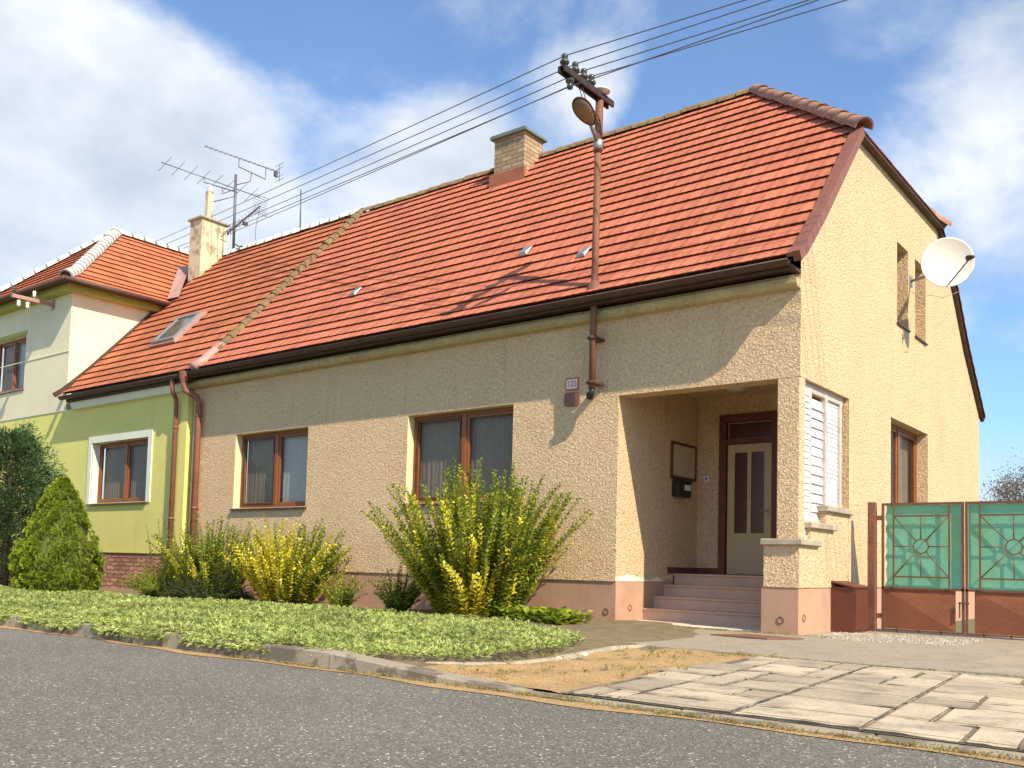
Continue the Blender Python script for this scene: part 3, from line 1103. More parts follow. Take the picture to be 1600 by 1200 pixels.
WIN_F = [(-10.87, -8.78, 1.68, 3.07), (-6.36, -4.24, 1.68, 3.07)]
w = MB()
T1 = lambda u, ww, z: (u, ww, z)
wall_sheet(w, [-12.3, -2.47], lambda u: 4.3, 0.57, WIN_F, T1, 0.20)
wall_sheet(w, [-2.47, 0.0], lambda u: 4.3, 3.03, [], T1)
# gable (u = Y)
T2 = lambda u, ww, z: (-ww, u, z)
gtop = lambda y: min(roof_z(y) - 0.05, 6.66)
gbrk = [1.69, 1.8, 1.83, 2.4, 6.15, 6.2, 7.2, 8.05, 9.24]
G_OP = [(3.52, 5.53, 1.68, 3.05, '', 0.17), (3.83, 4.42, 4.54, 5.76, '', 0.34), (4.80, 5.42, 4.54, 5.76, '', 0.34)]
wall_sheet(w, gbrk, gtop, 0.57, G_OP, T2, mr=0)
wall_sheet(w, [0, 0.07, 0.38, 1.69], gtop, 3.03, [], T2)
# far walls
w.quad((-12.3, 9.24, 0), (0, 9.24, 0), (0, 9.24, 3.9), (-12.3, 9.24, 3.9))
# lintel soffits and inner faces over the porch
w.box(-2.47, -0.004, 0.004, 0.30, 3.034, 3.5)
w.box(-0.30, -0.006, 0.30, 1.69, 3.034, 3.5)
w.quad((-2.6, 0.25, 3.34), (0, 0.25, 3.34), (0, 2.4, 3.34), (-2.6, 2.4, 3.34))
# porch side wall, back wall (with door opening) and inner right wall
w.box(-2.75, -2.47, 0.004, 2.3, 0.572, 3.34)
w.box(-2.47, -2.11, 2.3, 2.5, 0.0, 3.34)
w.box(-1.18, -0.003, 2.3, 2.5, 0.0, 3.34)
w.box(-2.11, -1.18, 2.3, 2.5, 3.06, 3.34)
w.box(-0.35, -0.006, 1.692, 2.3, 0.572, 3.34)
w.build('wall', [M['stucco'], M['reveal']], house)

# stepped parapet of the porch and pillar
p = MB()
p.box(-0.43, 0.0, 0.0, 0.34, 0.572, 1.06)
p.box(-0.30, -0.001, 0.34, 0.86, 0.572, 1.27)
p.box(-0.30, -0.002, 0.86, 1.69, 0.572, 1.50)
p.build('porch_parapet', M['stucco'], house)
p = MB()
p.box(-0.28, -0.001, 0.001, 0.17, 1.13, 3.034, bev=0.012)
p.build('pillar', M['stucco'], house)
for (a, b, z, xo) in ((-0.05, 0.60, 1.06, 0.05), (0.28, 1.13, 1.27, 0.05), (0.80, 1.76, 1.50, 0.05)):
    q = MB()
    q.box(-0.46 if a < 0 else -0.34, xo, a, b if a > 0 else 0.60, z + 0.002, z + 0.075, bev=0.01)
    q.build('ledge', M['ledge'], house)

# plinth
p = MB()
p.box(-12.28, -2.47, 0.018, 0.3, -0.05, 0.57)
p.box(-2.74, -2.47, 0.3, 2.3, -0.05, 0.57)
p.box(-0.46, -0.012, 0.010, 1.06, -0.05, 0.57)
p.box(-0.30, -0.012, 1.06, 9.24, -0.05, 0.57)
pl = p.build('plinth', M['plinth'], house)
# drain holes in the plinth
for c, ax in (((-2.61, 0.014, 0.17), 'y'), ((-0.22, 0.006, 0.19), 'y'), ((-2.466, 0.38, 0.22), 'x'), ((-0.008, 0.18, 0.22), 'x')):
    h = MB()
    A = (0, -1, 0) if ax == 'y' else (1, 0, 0)
    h.lathe(c, A, [(0.001, -0.006), (0.028, -0.006), (0.034, 0.004), (0.042, 0.006), (0.044, 0.0)], 20)
    h.build('drain_ring', M['sign_brown'], pl)
# salt stain on the porch wall foot
p = MB()
random.seed(5)
n = 40
vs = []
for i in range(n + 1):
    y = 0.0 + 1.25 * i / n
    top = 0.575 + 0.075 * math.exp(-((y - 0.35) / 0.34) ** 2) + 0.05 * math.exp(-((y - 1.1) / 0.12) ** 2) + 0.02 * random.random()
    vs += [(-2.466, y, 0.574), (-2.466, y, top)]
p.add(vs, [(2 * i, 2 * i + 2, 2 * i + 3, 2 * i + 1) for i in range(n)])
p.build('salt_stain', M['white_patch'], house)

# cornice and soffit
p = MB()
p.prism([(0.0, 4.06), (-0.10, 4.075), (-0.15, 4.11), (-0.15, 4.17), (0.0, 4.17)], 'x', -12.3, 0.0)
p.prism([(0.0, 4.17), (-0.10, 4.17), (-0.12, 4.21), (0.0, 4.24)], 'x', -12.3, -0.06)
p.build('cornice', M['cornice'], house)
p = MB()
p.box(-12.2, 0.0, -0.31, -0.0, 4.245, 4.285)
p.box(-12.2, 0.0, -0.325, -0.30, 4.215, 4.33)
p.build('eave_board', M['fascia'], house)


def gutter_run(x0, x1, y, z, r, parent, mt, endcaps=True):
    gm = MB()
    n = 9
    vs = []
    for x in (x0, x1):
        for k in range(n + 1):
            a = math.pi + math.pi * k / n
            vs.append((x, y + r * math.cos(a), z + r * math.sin(a)))
        for k in range(n + 1):
            a = math.pi + math.pi * k / n
            vs.append((x, y + (r - 0.004) * math.cos(a), z + (r - 0.004) * math.sin(a)))
    o = 2 * (n + 1)
    fs = [(k, k + 1, o + k + 1, o + k) for k in range(n)] + [(n + 1 + k, n + 2 + k, o + n + 2 + k, o + n + 1 + k) for k in range(n)]
    gm.add(vs, fs, 0, True)
    gm.tube([(x0, y - r, z), (x1, y - r, z)], 0.011, 6)
    for x in (x0, x1):
        gm.lathe((x, y, z - 0.001), (1, 0, 0), [(0.001, 0), (r * 0.99, 0)], 20) if False else None
        pts = [(x, y + r * math.cos(math.pi + math.pi * k / n), z + r * math.sin(math.pi + math.pi * k / n)) for k in range(n + 1)]
        gm.add(pts, [tuple(range(n + 1))])
    x = x0 + 0.4
    while x < x1:
        gm.box(x - 0.012, x + 0.012, y - r - 0.012, y + r, z - 0.002, z + 0.004)
        x += 0.8
    return gm.build('gutter', mt, parent)


gutter_run(-11.95, 0.0, -0.362, 4.305, 0.060, house, M['gutter'])

# roof: front slope, rear slope, half hip
roof_front = tiled('roof', EAVE, lambda u, a, b: (u, a, b),
                   lambda a: (-11.68, 0.10 if a <= 1.8 else 0.10 - 2.35 * (a - 1.8) / 1.95), [M['tile'], M['deck']], house)
rf = roof_front
tiled('hip_slope', [(0.0, 6.66), (2.35, 8.72)],                       # a runs from the gable inwards
      lambda u, a, b: (0.09 - a, u, b), lambda a: (1.8 + 1.95 * a / 2.35, 6.2 - 2.45 * a / 2.35), [M['tile'], M['deck']], rf)
tiled('rear_slope', [(-9.35, 3.85), (-8.05, 4.95), (-7.2, 5.85), (-6.2, 6.66), (-3.75, 8.72)],
      lambda u, a, b: (u, -a, b), lambda a: (-11.68, 0.10 if a <= -6.2 else 0.10 - 2.35 * (a + 6.2) / 2.45),
      [M['tile'], M['deck']], rf, wave=0.0)
c = MB()
caps(c, [(-11.6, 3.75, 8.70), (-2.2, 3.75, 8.70)], 0.105)
c.build('ridge_cap', M['moss_cap'], rf)
c = MB()
caps(c, [(0.16, 1.76, 6.64), (-2.25, 3.75, 8.71)], 0.125, seg=0.30, lift=0.01)
c.build('hip_cap', M['hip_cap'], rf)
c = MB()
caps(c, [(0.14, 6.22, 6.66), (-2.25, 3.75, 8.71)], 0.115, seg=0.33)
c.build('hip_cap', M['hip_cap'], rf)


def sweep_profile(prof, x0, x1, h0, h1, mt, name, parent):
    """bar following a roof profile, spanning x0..x1 and normal offsets h0..h1"""
    s = MB()
    P = [Vector(q) for q in prof]
    ring = []
    for i, q in enumerate(P):
        t = (P[min(i + 1, len(P) - 1)] - P[max(i - 1, 0)]).normalized()
        nn = Vector((-t.y, t.x))
        a, b = q + nn * h0, q + nn * h1
        ring.append([(x0, a.x, a.y), (x1, a.x, a.y), (x1, b.x, b.y), (x0, b.x, b.y)])
    vs = [v for r in ring for v in r]
    fs = [(0, 1, 2, 3), tuple(len(vs) - 4 + k for k in range(4))]
    for i in range(len(ring) - 1):
        for k in range(4):
            fs.append((i * 4 + k, i * 4 + (k + 1) % 4, i * 4 + 4 + (k + 1) % 4, i * 4 + 4 + k))
    s.add(vs, fs)
    return s.build(name, mt, parent)


VG = [(-0.40, 4.32), (-0.19, 4.48), (0.07, 4.74), (0.38, 5.05), (1.82, 6.64)]
vt = sweep_profile(VG, 0.06, 0.15, -0.055, 0.065, M['metal_red'], 'verge_trim', rf)
sweep_profile(VG, -0.01, 0.06, 0.01, 0.058, M['metal_red'], 'verge_flashing', rf)
# dark trim under the half hip and down the rear verge
s = MB()
s.box(0.0, 0.07, 1.76, 6.24, 6.635, 6.665)
s.tube([(0.085, 1.84, 6.645), (0.085, 6.2, 6.645)], 0.022, 8)
s.build('hip_gutter', M['gutter'], rf)
sweep_profile([(6.2, 6.66), (7.2, 5.85), (8.05, 4.95), (9.40, 3.82)], 0.0, 0.07, -0.05, 0.05, M['gutter'], 'rear_verge_trim', rf)
# party-line cap between the two roofs
DV = [(-0.02, 4.68), (0.07, 4.77), (0.38, 5.08), (1.8, 6.65), (3.75, 8.74)]
c = MB()
random.seed(13)
pts = [(-11.72, a, b) for a, b in DV]
caps(c, pts, 0.105, seg=0.22, up=Vector((0, -0.68, 0.73)), jit=0.012)
c.build('party_cap', M['moss_cap'], rf)
s = MB()
s.tube([(-11.72, -0.42, 4.36), (-11.72, -0.19, 4.53), (-11.72, 0.05, 4.77), (-11.72, 0.22, 4.93)], [0.115, 0.115, 0.11, 0.10], 10)
s.build('party_flashing', M['metal_pink'], rf)
# vent tiles
for (x, y) in ((-8.67, 0.91), (-4.78, 0.93), (-3.46, 0.60)):
    z = roof_z(y)
    s = MB(lambda p, x=x, y=y, z=z: Vector((x, y, z)) + Matrix.Rotation(R_(48), 3, 'X') @ Vector(p))
    s.add([(-0.08, -0.13, 0.045), (0.08, -0.13, 0.045), (0.08, 0.13, 0.055), (-0.08, 0.13, 0.055), (-0.055, -0.10, 0.085), (0.055, -0.10, 0.085)],
          [(0, 1, 5, 4), (0, 4, 3), (1, 2, 5), (4, 5, 2, 3)])
    s.build('vent_tile', M['steel'], rf)
# brick chimney
ch = MB()
ch.box(-7.40, -6.66, 3.20, 3.78, 8.0, 9.05)
cho = ch.build('chimney', M['brick'], house)
s = MB()
s.prism([(-7.47, 9.05), (-6.59, 9.05), (-6.59, 9.10), (-6.62, 9.115), (-7.44, 9.115), (-7.47, 9.10)], 'y', 3.13, 3.85)
s.build('chimney_cap', M['copper'], cho)
s = MB()
s.box(-7.46, -6.60, 3.13, 3.20, 8.02, 8.33)
s.build('flashing', mat('chimney_flashing_rust', (0.34, 0.12, 0.06), 0.7, var=0.15), cho)

# porch steps and floor
st = MB()
yy = [0.74, 1.02, 1.30, 1.58]
for i, y in enumerate(yy):
    zt = 0.05 + 0.16 * (i + 1)
    st.box(-2.467, -0.32, y, (yy[i + 1] + 0.02) if i < 3 else 2.3, 0.0, zt - 0.03)
    st.box(-2.466, -0.32, y - 0.018, (yy[i + 1] + 0.02) if i < 3 else 2.3, zt - 0.03, zt, bev=0.006)
st.build('steps', M['stone_step'], house)
st = MB()
st.box(-2.45, -0.46, 0.10, 0.74, -0.02, 0.05, bev=0.008)
st.build('threshold', M['stone_edge'], house)
st = MB()
st.box(-2.467, -2.45, 1.40, 2.3, 0.69, 0.78)
st.box(-2.45, -2.11, 2.285, 2.3, 0.69, 0.78)
st.box(-2.467, -2.45, 1.58, 1.60, 0.53, 0.69)
st.build('skirting', M['skirting'], house)
# front door
df = MB()
df.box(-2.11, -2.0, 2.27, 2.36, 0.69, 3.06).box(-1.29, -1.18, 2.27, 2.36, 0.69, 3.06).box(-2.0, -1.29, 2.27, 2.36, 2.95, 3.06)
df.box(-2.0, -1.29, 2.27, 2.36, 2.62, 2.69)
dr = df.build('door_frame', M['wood_dark'], house)
d = MB()
d.box(-1.97, -1.32, 2.33, 2.345, 2.69, 2.95)
d.build('transom_panel', M['door_glass'], dr)
d = MB()
for a in ((-1.99, -1.30, 2.69, 2.705), (-1.99, -1.30, 2.925, 2.94), (-1.99, -1.975, 2.705, 2.925), (-1.315, -1.30, 2.705, 2.925)):
    d.box(a[0], a[1], 2.325, 2.335, a[2], a[3])
d.build('transom_bead', M['metal_pink'], dr)
d = MB()
x0, x1, z0, z1 = -1.985, -1.305, 0.70, 2.61
ga, gb, gc, gd = x0 + 0.11, -1.675, -1.615, x1 - 0.11
gz0, gz1 = 1.30, 2.49
d.box(x0, x1, 2.31, 2.35, z0, gz0).box(x0, x1, 2.31, 2.35, gz1, z1)
d.box(x0, ga, 2.31, 2.35, gz0, gz1).box(gd, x1, 2.31, 2.35, gz0, gz1).box(gb, gc, 2.31, 2.35, gz0, gz1)
dl = d.build('door', M['door'], house)
for a, b in ((ga, gb), (gc, gd)):
    q = MB()
    q.box(a, b, 2.325, 2.34, gz0, gz1)
    q.build('door_glass', M['door_glass'], dl)
q = MB()
q.tube([(x1 - 0.05, 2.31, 1.62), (x1 - 0.05, 2.26, 1.62), (x1 - 0.16, 2.25, 1.62)], 0.009, 8)
q.box(x1 - 0.065, x1 - 0.035, 2.303, 2.31, 1.52, 1.66)
q.build('door_handle', M['steel'], dl)

# louvred screen on the side of the porch
lv = MB()
X0, X1 = -0.115, -0.075
for (y0, y1, zb) in ((0.44, 0.57, 1.14), (0.99, 1.12, 1.35), (1.53, 1.64, 1.58)):
    lv.box(X0 - 0.02, X1 + 0.02, y0, y1 - 0.05, zb, 2.98, bev=0.004)
lv.box(X0 - 0.02, X1 + 0.015, 0.17, 1.64, 2.93, 3.03)
lv.box(X0 - 0.015, X1 + 0.01, 0.52, 0.99, 1.345, 1.38)
lv.box(X0 - 0.015, X1 + 0.01, 1.07, 1.53, 1.578, 1.61)
lvo = lv.build('louvre_screen', M['louvre_post'], house)


def slats(y0, y1, z0, z1, pitch, xc):
    s = MB()
    z = z0
    hw = 0.03
    while z < z1 - pitch * 0.5:
        k = random.uniform(-0.05, 0.08)
        c_, s_ = math.cos(1.36 + k), math.sin(1.36 + k)
        L = pitch * 0.55
        s.add([(xc + c_ * L, y0, z + pitch / 2 - s_ * L), (xc + c_ * L, y1, z + pitch / 2 - s_ * L),
               (xc - c_ * L, y1, z + pitch / 2 + s_ * L), (xc - c_ * L, y0, z + pitch / 2 + s_ * L)] +
              [(xc + c_ * L - 0.006, y0, z + pitch / 2 - s_ * L - 0.004), (xc + c_ * L - 0.006, y1, z + pitch / 2 - s_ * L - 0.004),
               (xc - c_ * L - 0.006, y1, z + pitch / 2 + s_ * L - 0.004), (xc - c_ * L - 0.006, y0, z + pitch / 2 + s_ * L - 0.004)],
              [(0, 1, 2, 3), (4, 5, 6, 7), (0, 1, 5, 4), (2, 3, 7, 6)])
        z += pitch
    s.build('louvre_panel', M['louvre'], lvo)


random.seed(4)
slats(0.525, 0.985, 1.38, 2.93, 0.115, -0.095)
slats(1.075, 1.525, 1.61, 2.93, 0.058, -0.095)
slats(0.172, 0.43, 1.14, 2.93, 0.075, -0.05)

# windows
window(house, -10.87, -8.78, 1.68, 3.07, TY, 0.145)
window(house, -6.36, -4.24, 1.68, 3.07, TY, 0.145, right='dim')
window(house, 3.52, 5.53, 1.68, 3.05, TX, 0.17, left='curtain', right='dim')
for (a, b) in ((3.83, 4.42), (4.80, 5.42)):
    window(house, a, b, 4.54, 5.76, TX, 0.34, sashes=1, left='dim', sill=True, sill_out=0.03)


def downpipe(pts, r, parent, mt, name='downpipe', clips=()):
    d = MB()
    d.tube(pts, r, 12)
    for (x, y, z) in clips:
        d.lathe((x, y, z - 0.02), (0, 0, 1), [(r, 0), (r + 0.008, 0), (r + 0.008, 0.04), (r, 0.04)], 14)
        d.box(x - 0.01, x + 0.01, y, 0.01, z - 0.01, z + 0.01)
    return d.build(name, mt, parent)


downpipe([(-12.12, -0.36, 4.27), (-12.12, -0.36, 4.10), (-12.10, -0.34, 3.98), (-12.0, -0.14, 3.86), (-11.97, -0.10, 3.76), (-11.97, -0.10, 0.1)],
         0.062, house, M['metal_red'], clips=((-11.97, -0.10, 3.5), (-11.97, -0.10, 1.7)))
hp = MB()
hp.lathe((-12.12, -0.36, 4.10), (0, 0, 1), [(0.06, 0), (0.065, 0.02), (0.10, 0.14), (0.105, 0.24)], 14)
hp.build('hopper', M['metal_red'], house)

# utility cabinet by the gate
cab = thing('meter_cabinet', 'maroon metal cabinet set against the gable foot beside the gate post', 'cabinet', (0.12, 1.5, 0.03))
q = MB()
q.box(-0.012, 0.27, 1.075, 1.62, 0.03, 0.585)
q.add([(-0.012, 1.05, 0.66), (0.285, 1.05, 0.592), (0.285, 1.64, 0.592), (-0.012, 1.64, 0.66),
       (-0.012, 1.05, 0.640), (0.285, 1.05, 0.572), (0.285, 1.64, 0.572), (-0.012, 1.64, 0.640)],
      [(0, 1, 2, 3), (4, 5, 6, 7), (0, 1, 5, 4), (1, 2, 6, 5), (2, 3, 7, 6), (3, 0, 4, 7)])
q.build('cabinet_body', M['box_red'], cab)
q = MB()
q.box(0.272, 0.282, 1.10, 1.60, 0.06, 0.56)
q.build('cabinet_door', M['box_red_door'], cab)

# ================================================================== THINGS ON THE MAIN HOUSE
nb_ = thing('notice_board', 'cream two-leaf notice board in a brown frame on the porch side wall', 'notice board', (-2.465, 1.8, 2.35))
q = MB()
for (a, b, c_, d_) in ((1.44, 2.20, 2.07, 2.105), (1.44, 2.20, 2.565, 2.60), (1.44, 1.47, 2.105, 2.565), (2.17, 2.20, 2.105, 2.565)):
    q.box(-2.47, -2.435, a, b, c_, d_)
q.build('frame', M['wood_dark'], nb_)
for a, b in ((1.475, 1.818), (1.822, 2.165)):
    q = MB()
    q.box(-2.468, -2.447, a, b, 2.107, 2.563)
    q.build('leaf', M['notice'], nb_)
mbx = thing('mailbox', 'black metal mailbox with a white label hung below the notice board', 'mailbox', (-2.46, 1.7, 1.8))
q = MB()
q.box(-2.47, -2.36, 1.49, 1.90, 1.80, 2.03, bev=0.01)
q.build('box', M['black'], mbx)
q = MB()
q.prism([(-2.47, 2.06), (-2.34, 2.02), (-2.34, 2.035), (-2.47, 2.075)], 'y', 1.47, 1.92)
q.build('lid', M['black'], mbx)
q = MB()
q.box(-2.358, -2.352, 1.68, 1.86, 1.90, 1.98)
q.build('name_plate', M['white'], mbx)
bell = thing('doorbell', 'small cream doorbell box on the wall left of the front door', 'doorbell', (-2.31, 2.29, 2.12))
q = MB()
q.box(-2.36, -2.27, 2.275, 2.299, 2.08, 2.16, bev=0.006)
q.build('housing', M['white'], bell)
q = MB()
q.lathe((-2.315, 2.276, 2.12), (0, -1, 0), [(0.022, 0), (0.02, 0.006), (0.001, 0.008)], 14)
q.build('button', M['sign_brown'], bell)
cl = thing('ceiling_light', 'round pale ceiling light under the porch soffit', 'lamp', (-1.5, 1.5, 3.33))
q = MB()
q.lathe((-1.5, 1.5, 3.335), (0, 0, -1), [(0.17, 0), (0.17, 0.03), (0.15, 0.035)], 24)
q.build('base', M['steel'], cl)
q = MB()
q.lathe((-1.5, 1.5, 3.305), (0, 0, -1), [(0.15, 0), (0.14, 0.03), (0.09, 0.055), (0.001, 0.065)], 24)
q.build('shade', M['lamp_body'], cl)

sg = thing('house_number_sign', 'small pink enamel house number plate high on the facade near the pole', 'sign', (-3.2, -0.01, 3.26))
q = MB()
q.box(-3.325, -3.105, -0.012, -0.001, 3.17, 3.345, bev=0.002)
q.build('plate', M['sign_red'], sg)
q = MB()
q.box(-3.305, -3.125, -0.016, -0.0115, 3.19, 3.325)
q.build('face', mat('enamel_pinkish', (0.78, 0.62, 0.55), 0.4), sg)
tcv = bpy.data.curves.new('number', 'FONT')
tcv.body = '125'
tcv.size = 0.115
tcv.extrude = 0.001
tcv.align_x = 'CENTER'
tcv.align_y = 'CENTER'
tmp = bpy.data.objects.new('tmp_text', tcv)
COL.objects.link(tmp)
bpy.context.view_layer.update()
tme = bpy.data.meshes.new_from_object(tmp)
bpy.data.objects.remove(tmp)
tme.materials.clear()
tme.materials.append(M['sign_red'])
to = bpy.data.objects.new('digits', tme)
COL.objects.link(to)
to.matrix_world = Matrix.Translation((-3.215, -0.0185, 3.257)) @ Matrix.Rotation(R_(90), 4, 'X')
mw = to.matrix_world.copy()
to.parent = sg
to.matrix_parent_inverse = Matrix.Translation(-sg.location)
q = MB()
pts = []
for k in range(24):
    a = 2 * math.pi * k / 24
    ex = 0.125
    cx_, sz_ = math.cos(a), math.sin(a)
    pts.append((-3.21 + ex * math.copysign(abs(cx_) ** 0.35, cx_), 3.045 + 0.098 * math.copysign(abs(sz_) ** 0.35, sz_)))
q.prism(pts, 'y', -0.022, -0.001)
sgb = tag(q.build('junction_cover', M['sign_brown']), 'brown rounded square cover plate just below the house number', 'cover plate')

# satellite dish
ds = thing('satellite_dish', 'large white satellite dish on an arm from the gable between the attic windows', 'satellite dish', (0, 4.55, 5.33))
C = Vector((0.64, 4.05, 5.36))
axis = Vector((0.42, -0.90, -0.02)).normalized()
q = MB()
R0 = 0.365
prof = [(0.001, 0.0)] + [(R0 * t, 0.075 * t * t) for t in (0.2, 0.4, 0.6, 0.8, 0.95, 1.0)] + [(R0 * 1.015, 0.068), (R0 * 0.98, 0.055)] + \
       [(R0 * t, 0.075 * t * t - 0.008) for t in (0.8, 0.4, 0.05)]
q.lathe(C, axis, prof, 48)
q.build('reflector', M['dish'], ds)
q = MB()
q.tube([(0, 4.55, 5.33), (0.42, 4.25, 5.30), tuple(C - axis * 0.06)], 0.022, 8)
q.box(-0.001, 0.012, 4.47, 4.63, 5.25, 5.41)
q.build('mount_arm', M['steel'], ds)
LNB = C + axis * 0.30 + Vector((0.26, 0.0, -0.05))
q = MB()
q.tube([tuple(C + Vector((0.0, -0.02, -0.36))), tuple(LNB)], 0.011, 6)
q.build('feed_arm', M['antenna'], ds)
q = MB()
dv = (C - LNB).normalized()
q.lathe(LNB - dv * 0.05, dv, [(0.001, 0), (0.025, 0), (0.03, 0.04), (0.042, 0.09), (0.042, 0.11), (0.001, 0.11)], 14)
q.build('receiver', M['black'], ds)
q = MB()
pts = [LNB, LNB + Vector((0.0, 0.05, -0.2)), C + Vector((0.15, 0.1, -0.42)), C + Vector((-0.1, 0.2, -0.45)), Vector((0.3, 4.5, 5.05)), Vector((0.02, 4.9, 5.15)), Vector((0.01, 4.62, 5.2))]
q.tube(pts, 0.005, 5)
q.build('cable', M['insul_w'], ds)

# ================================================================== POLE, STREET LAMP, WIRES
pole = thing('roof_pole', 'reddish brown service pole on the facade rising through the eaves to a crossarm', 'utility pole', (-2.72, -0.25, 3.1))
q = MB()
q.tube([(-2.76, -0.20, 3.12), (-2.75, -0.215, 4.1), (-2.73, -0.23, 5.0), (-2.71, -0.25, 6.30)], 0.048, 14)
q.tube([(-2.71, -0.25, 6.30), (-2.70, -0.25, 7.08)], 0.055, 14)
q.lathe((-2.733, -0.228, 4.50), (0, 0, 1), [(0.12, -0.10), (0.10, -0.02), (0.055, 0.05), (0.05, 0.06)], 16)
q.build('pole', M['rust_pole'], pole)
for z in (3.78, 3.18):
    q = MB()
    q.box(-2.82, -2.69, -0.26, -0.02, z, z + 0.03)
    q.lathe((-2.755, -0.212, z - 0.01), (0, 0, 1), [(0.05, 0), (0.062, 0), (0.062, 0.05), (0.05, 0.05)], 14)
    q.build('wall_bracket', M['gutter'], pole)
q = MB()
q.tube([(-2.76, -0.20, 3.12), (-2.80, -0.16, 3.0), (-2.87, -0.12, 3.02), (-2.90, -0.07, 3.08)], [0.04, 0.03, 0.03, 0.03], 8)
q.build('cable_entry', M['black'], pole)
q = MB()
q.tube([(-2.84, -0.13, 3.95), (-2.84, -0.13, 3.82)], 0.035, 10)
q.build('fuse_box', M['louvre_post'], pole)
q = MB()
for dx in (-0.055, 0.03):
    q.box(-2.70 + dx, -2.70 + dx + 0.03, -1.15, 0.02, 7.03, 7.10)
    q.box(-2.70 + dx - (0.03 if dx > 0 else 0), -2.70 + dx + (0.06 if dx < 0 else 0.03), -1.15, 0.02, 7.10, 7.112)
for y in (-1.12, -0.85, -0.6, -0.3):
    q.box(-2.67, -2.65, y - 0.02, y + 0.02, 7.04, 7.09)
ca = q.build('crossarm', M['pole_dark'], pole)


def insulator(x, y, z, up=1, sc=1.0):
    q = MB()
    A = (0, 0, up)
    q.lathe((x, y, z), A, [(0.010 * sc, -0.06), (0.010 * sc, 0.02), (0.045 * sc, 0.03), (0.055 * sc, 0.05), (0.048 * sc, 0.075), (0.028 * sc, 0.085),
                           (0.028 * sc, 0.10), (0.038 * sc, 0.115), (0.036 * sc, 0.15), (0.02 * sc, 0.165), (0.001, 0.167)], 14)
    return q.build('insulator', M['insul'], pole)


for y in (-1.11, -0.87, -0.67, -0.49):
    insulator(-2.68, y, 7.11, sc=1.15)
insulator(-2.68, -0.98, 7.03, -1, sc=1.1)
q = MB()
q.lathe((-2.68, -0.24, 7.11), (0, 0, 1), [(0.02, 0), (0.02, 0.03), (0.12, 0.035), (0.12, 0.05), (0.07, 0.085), (0.001, 0.1)], 18)
q.build('cap', M['lamp_body'], pole)
q = MB()
q.tube([(-2.67, -0.85, 7.04), (-2.70, -0.6, 6.82), (-2.70, -0.45, 6.86), (-2.66, -0.3, 6.75), (-2.65, -0.22, 6.4)], 0.006, 5)
q.tube([(-2.67, -0.75, 7.04), (-2.70, -0.5, 6.80), (-2.66, -0.3, 6.6), (-2.64, -0.2, 6.35)], 0.006, 5)
q.build('jumper_wire', M['pole_dark'], pole)

sl = thing('street_lamp', 'oval street lamp head on a short bracket clamped to the service pole', 'street lamp', (-2.70, -0.25, 6.42))
q = MB()
q.lathe((-2.708, -0.25, 6.34), (0, 0, 1), [(0.055, 0), (0.068, 0.005), (0.068, 0.13), (0.055, 0.135)], 16)
q.tube([(-2.70, -0.27, 6.44), (-2.69, -0.40, 6.54), (-2.67, -0.50, 6.60)], 0.03, 10)
q.build('bracket', M['steel'], sl)
Tl = Matrix.Translation((-2.62, -0.72, 6.66)) @ Matrix.Rotation(R_(-22), 4, 'X') @ Matrix.Rotation(R_(-24), 4, 'Y') @ Matrix.Scale(0.82, 4)


def ell(mb, a, b, z_lo, z_hi, n=26, rings=7):
    """half ellipsoid body, egg-shaped in plan"""
    vs, fs = [], []
    for i in range(rings):
        t = i / (rings - 1)
        s_ = math.cos(t * math.pi / 2)
        z = z_lo + (z_hi - z_lo) * math.sin(t * math.pi / 2)
        for k in range(n):
            an = 2 * math.pi * k / n
            wd = b * (1 - 0.18 * math.sin(an))
            vs.append(Vector((wd * math.cos(an) * max(s_, 0.02), a * math.sin(an) * max(s_, 0.02), z)))
    for i in range(rings - 1):
        for k in range(n):
            fs.append((i * n + k, i * n + (k + 1) % n, (i + 1) * n + (k + 1) % n, (i + 1) * n + k))
    mb.add(vs, fs, 0, True)


q = MB(lambda p: Tl @ Vector(p))
ell(q, 0.285, 0.14, 0.0, 0.10)
q.build('housing', M['lamp_body'], sl)
q = MB(lambda p: Tl @ Vector(p))
ell(q, 0.262, 0.125, -0.004, -0.05)
q.build('lens', M['lamp_glass'], sl)
q = MB(lambda p: Tl @ Vector(p))
n = 26
vs = []
for (f1, z) in ((1.0, -0.014), (1.0, 0.008), (0.90, -0.014)):
    for k in range(n):
        an = 2 * math.pi * k / n
        vs.append(((0.143 * (1 - 0.18 * math.sin(an))) * math.cos(an) * f1, 0.29 * math.sin(an) * f1, z))
q.add(vs, [(k, (k + 1) % n, n + (k + 1) % n, n + k) for k in range(n)] + [(k, (k + 1) % n, 2 * n + (k + 1) % n, 2 * n + k) for k in range(n)])
q.build('rim', M['gutter'], sl)

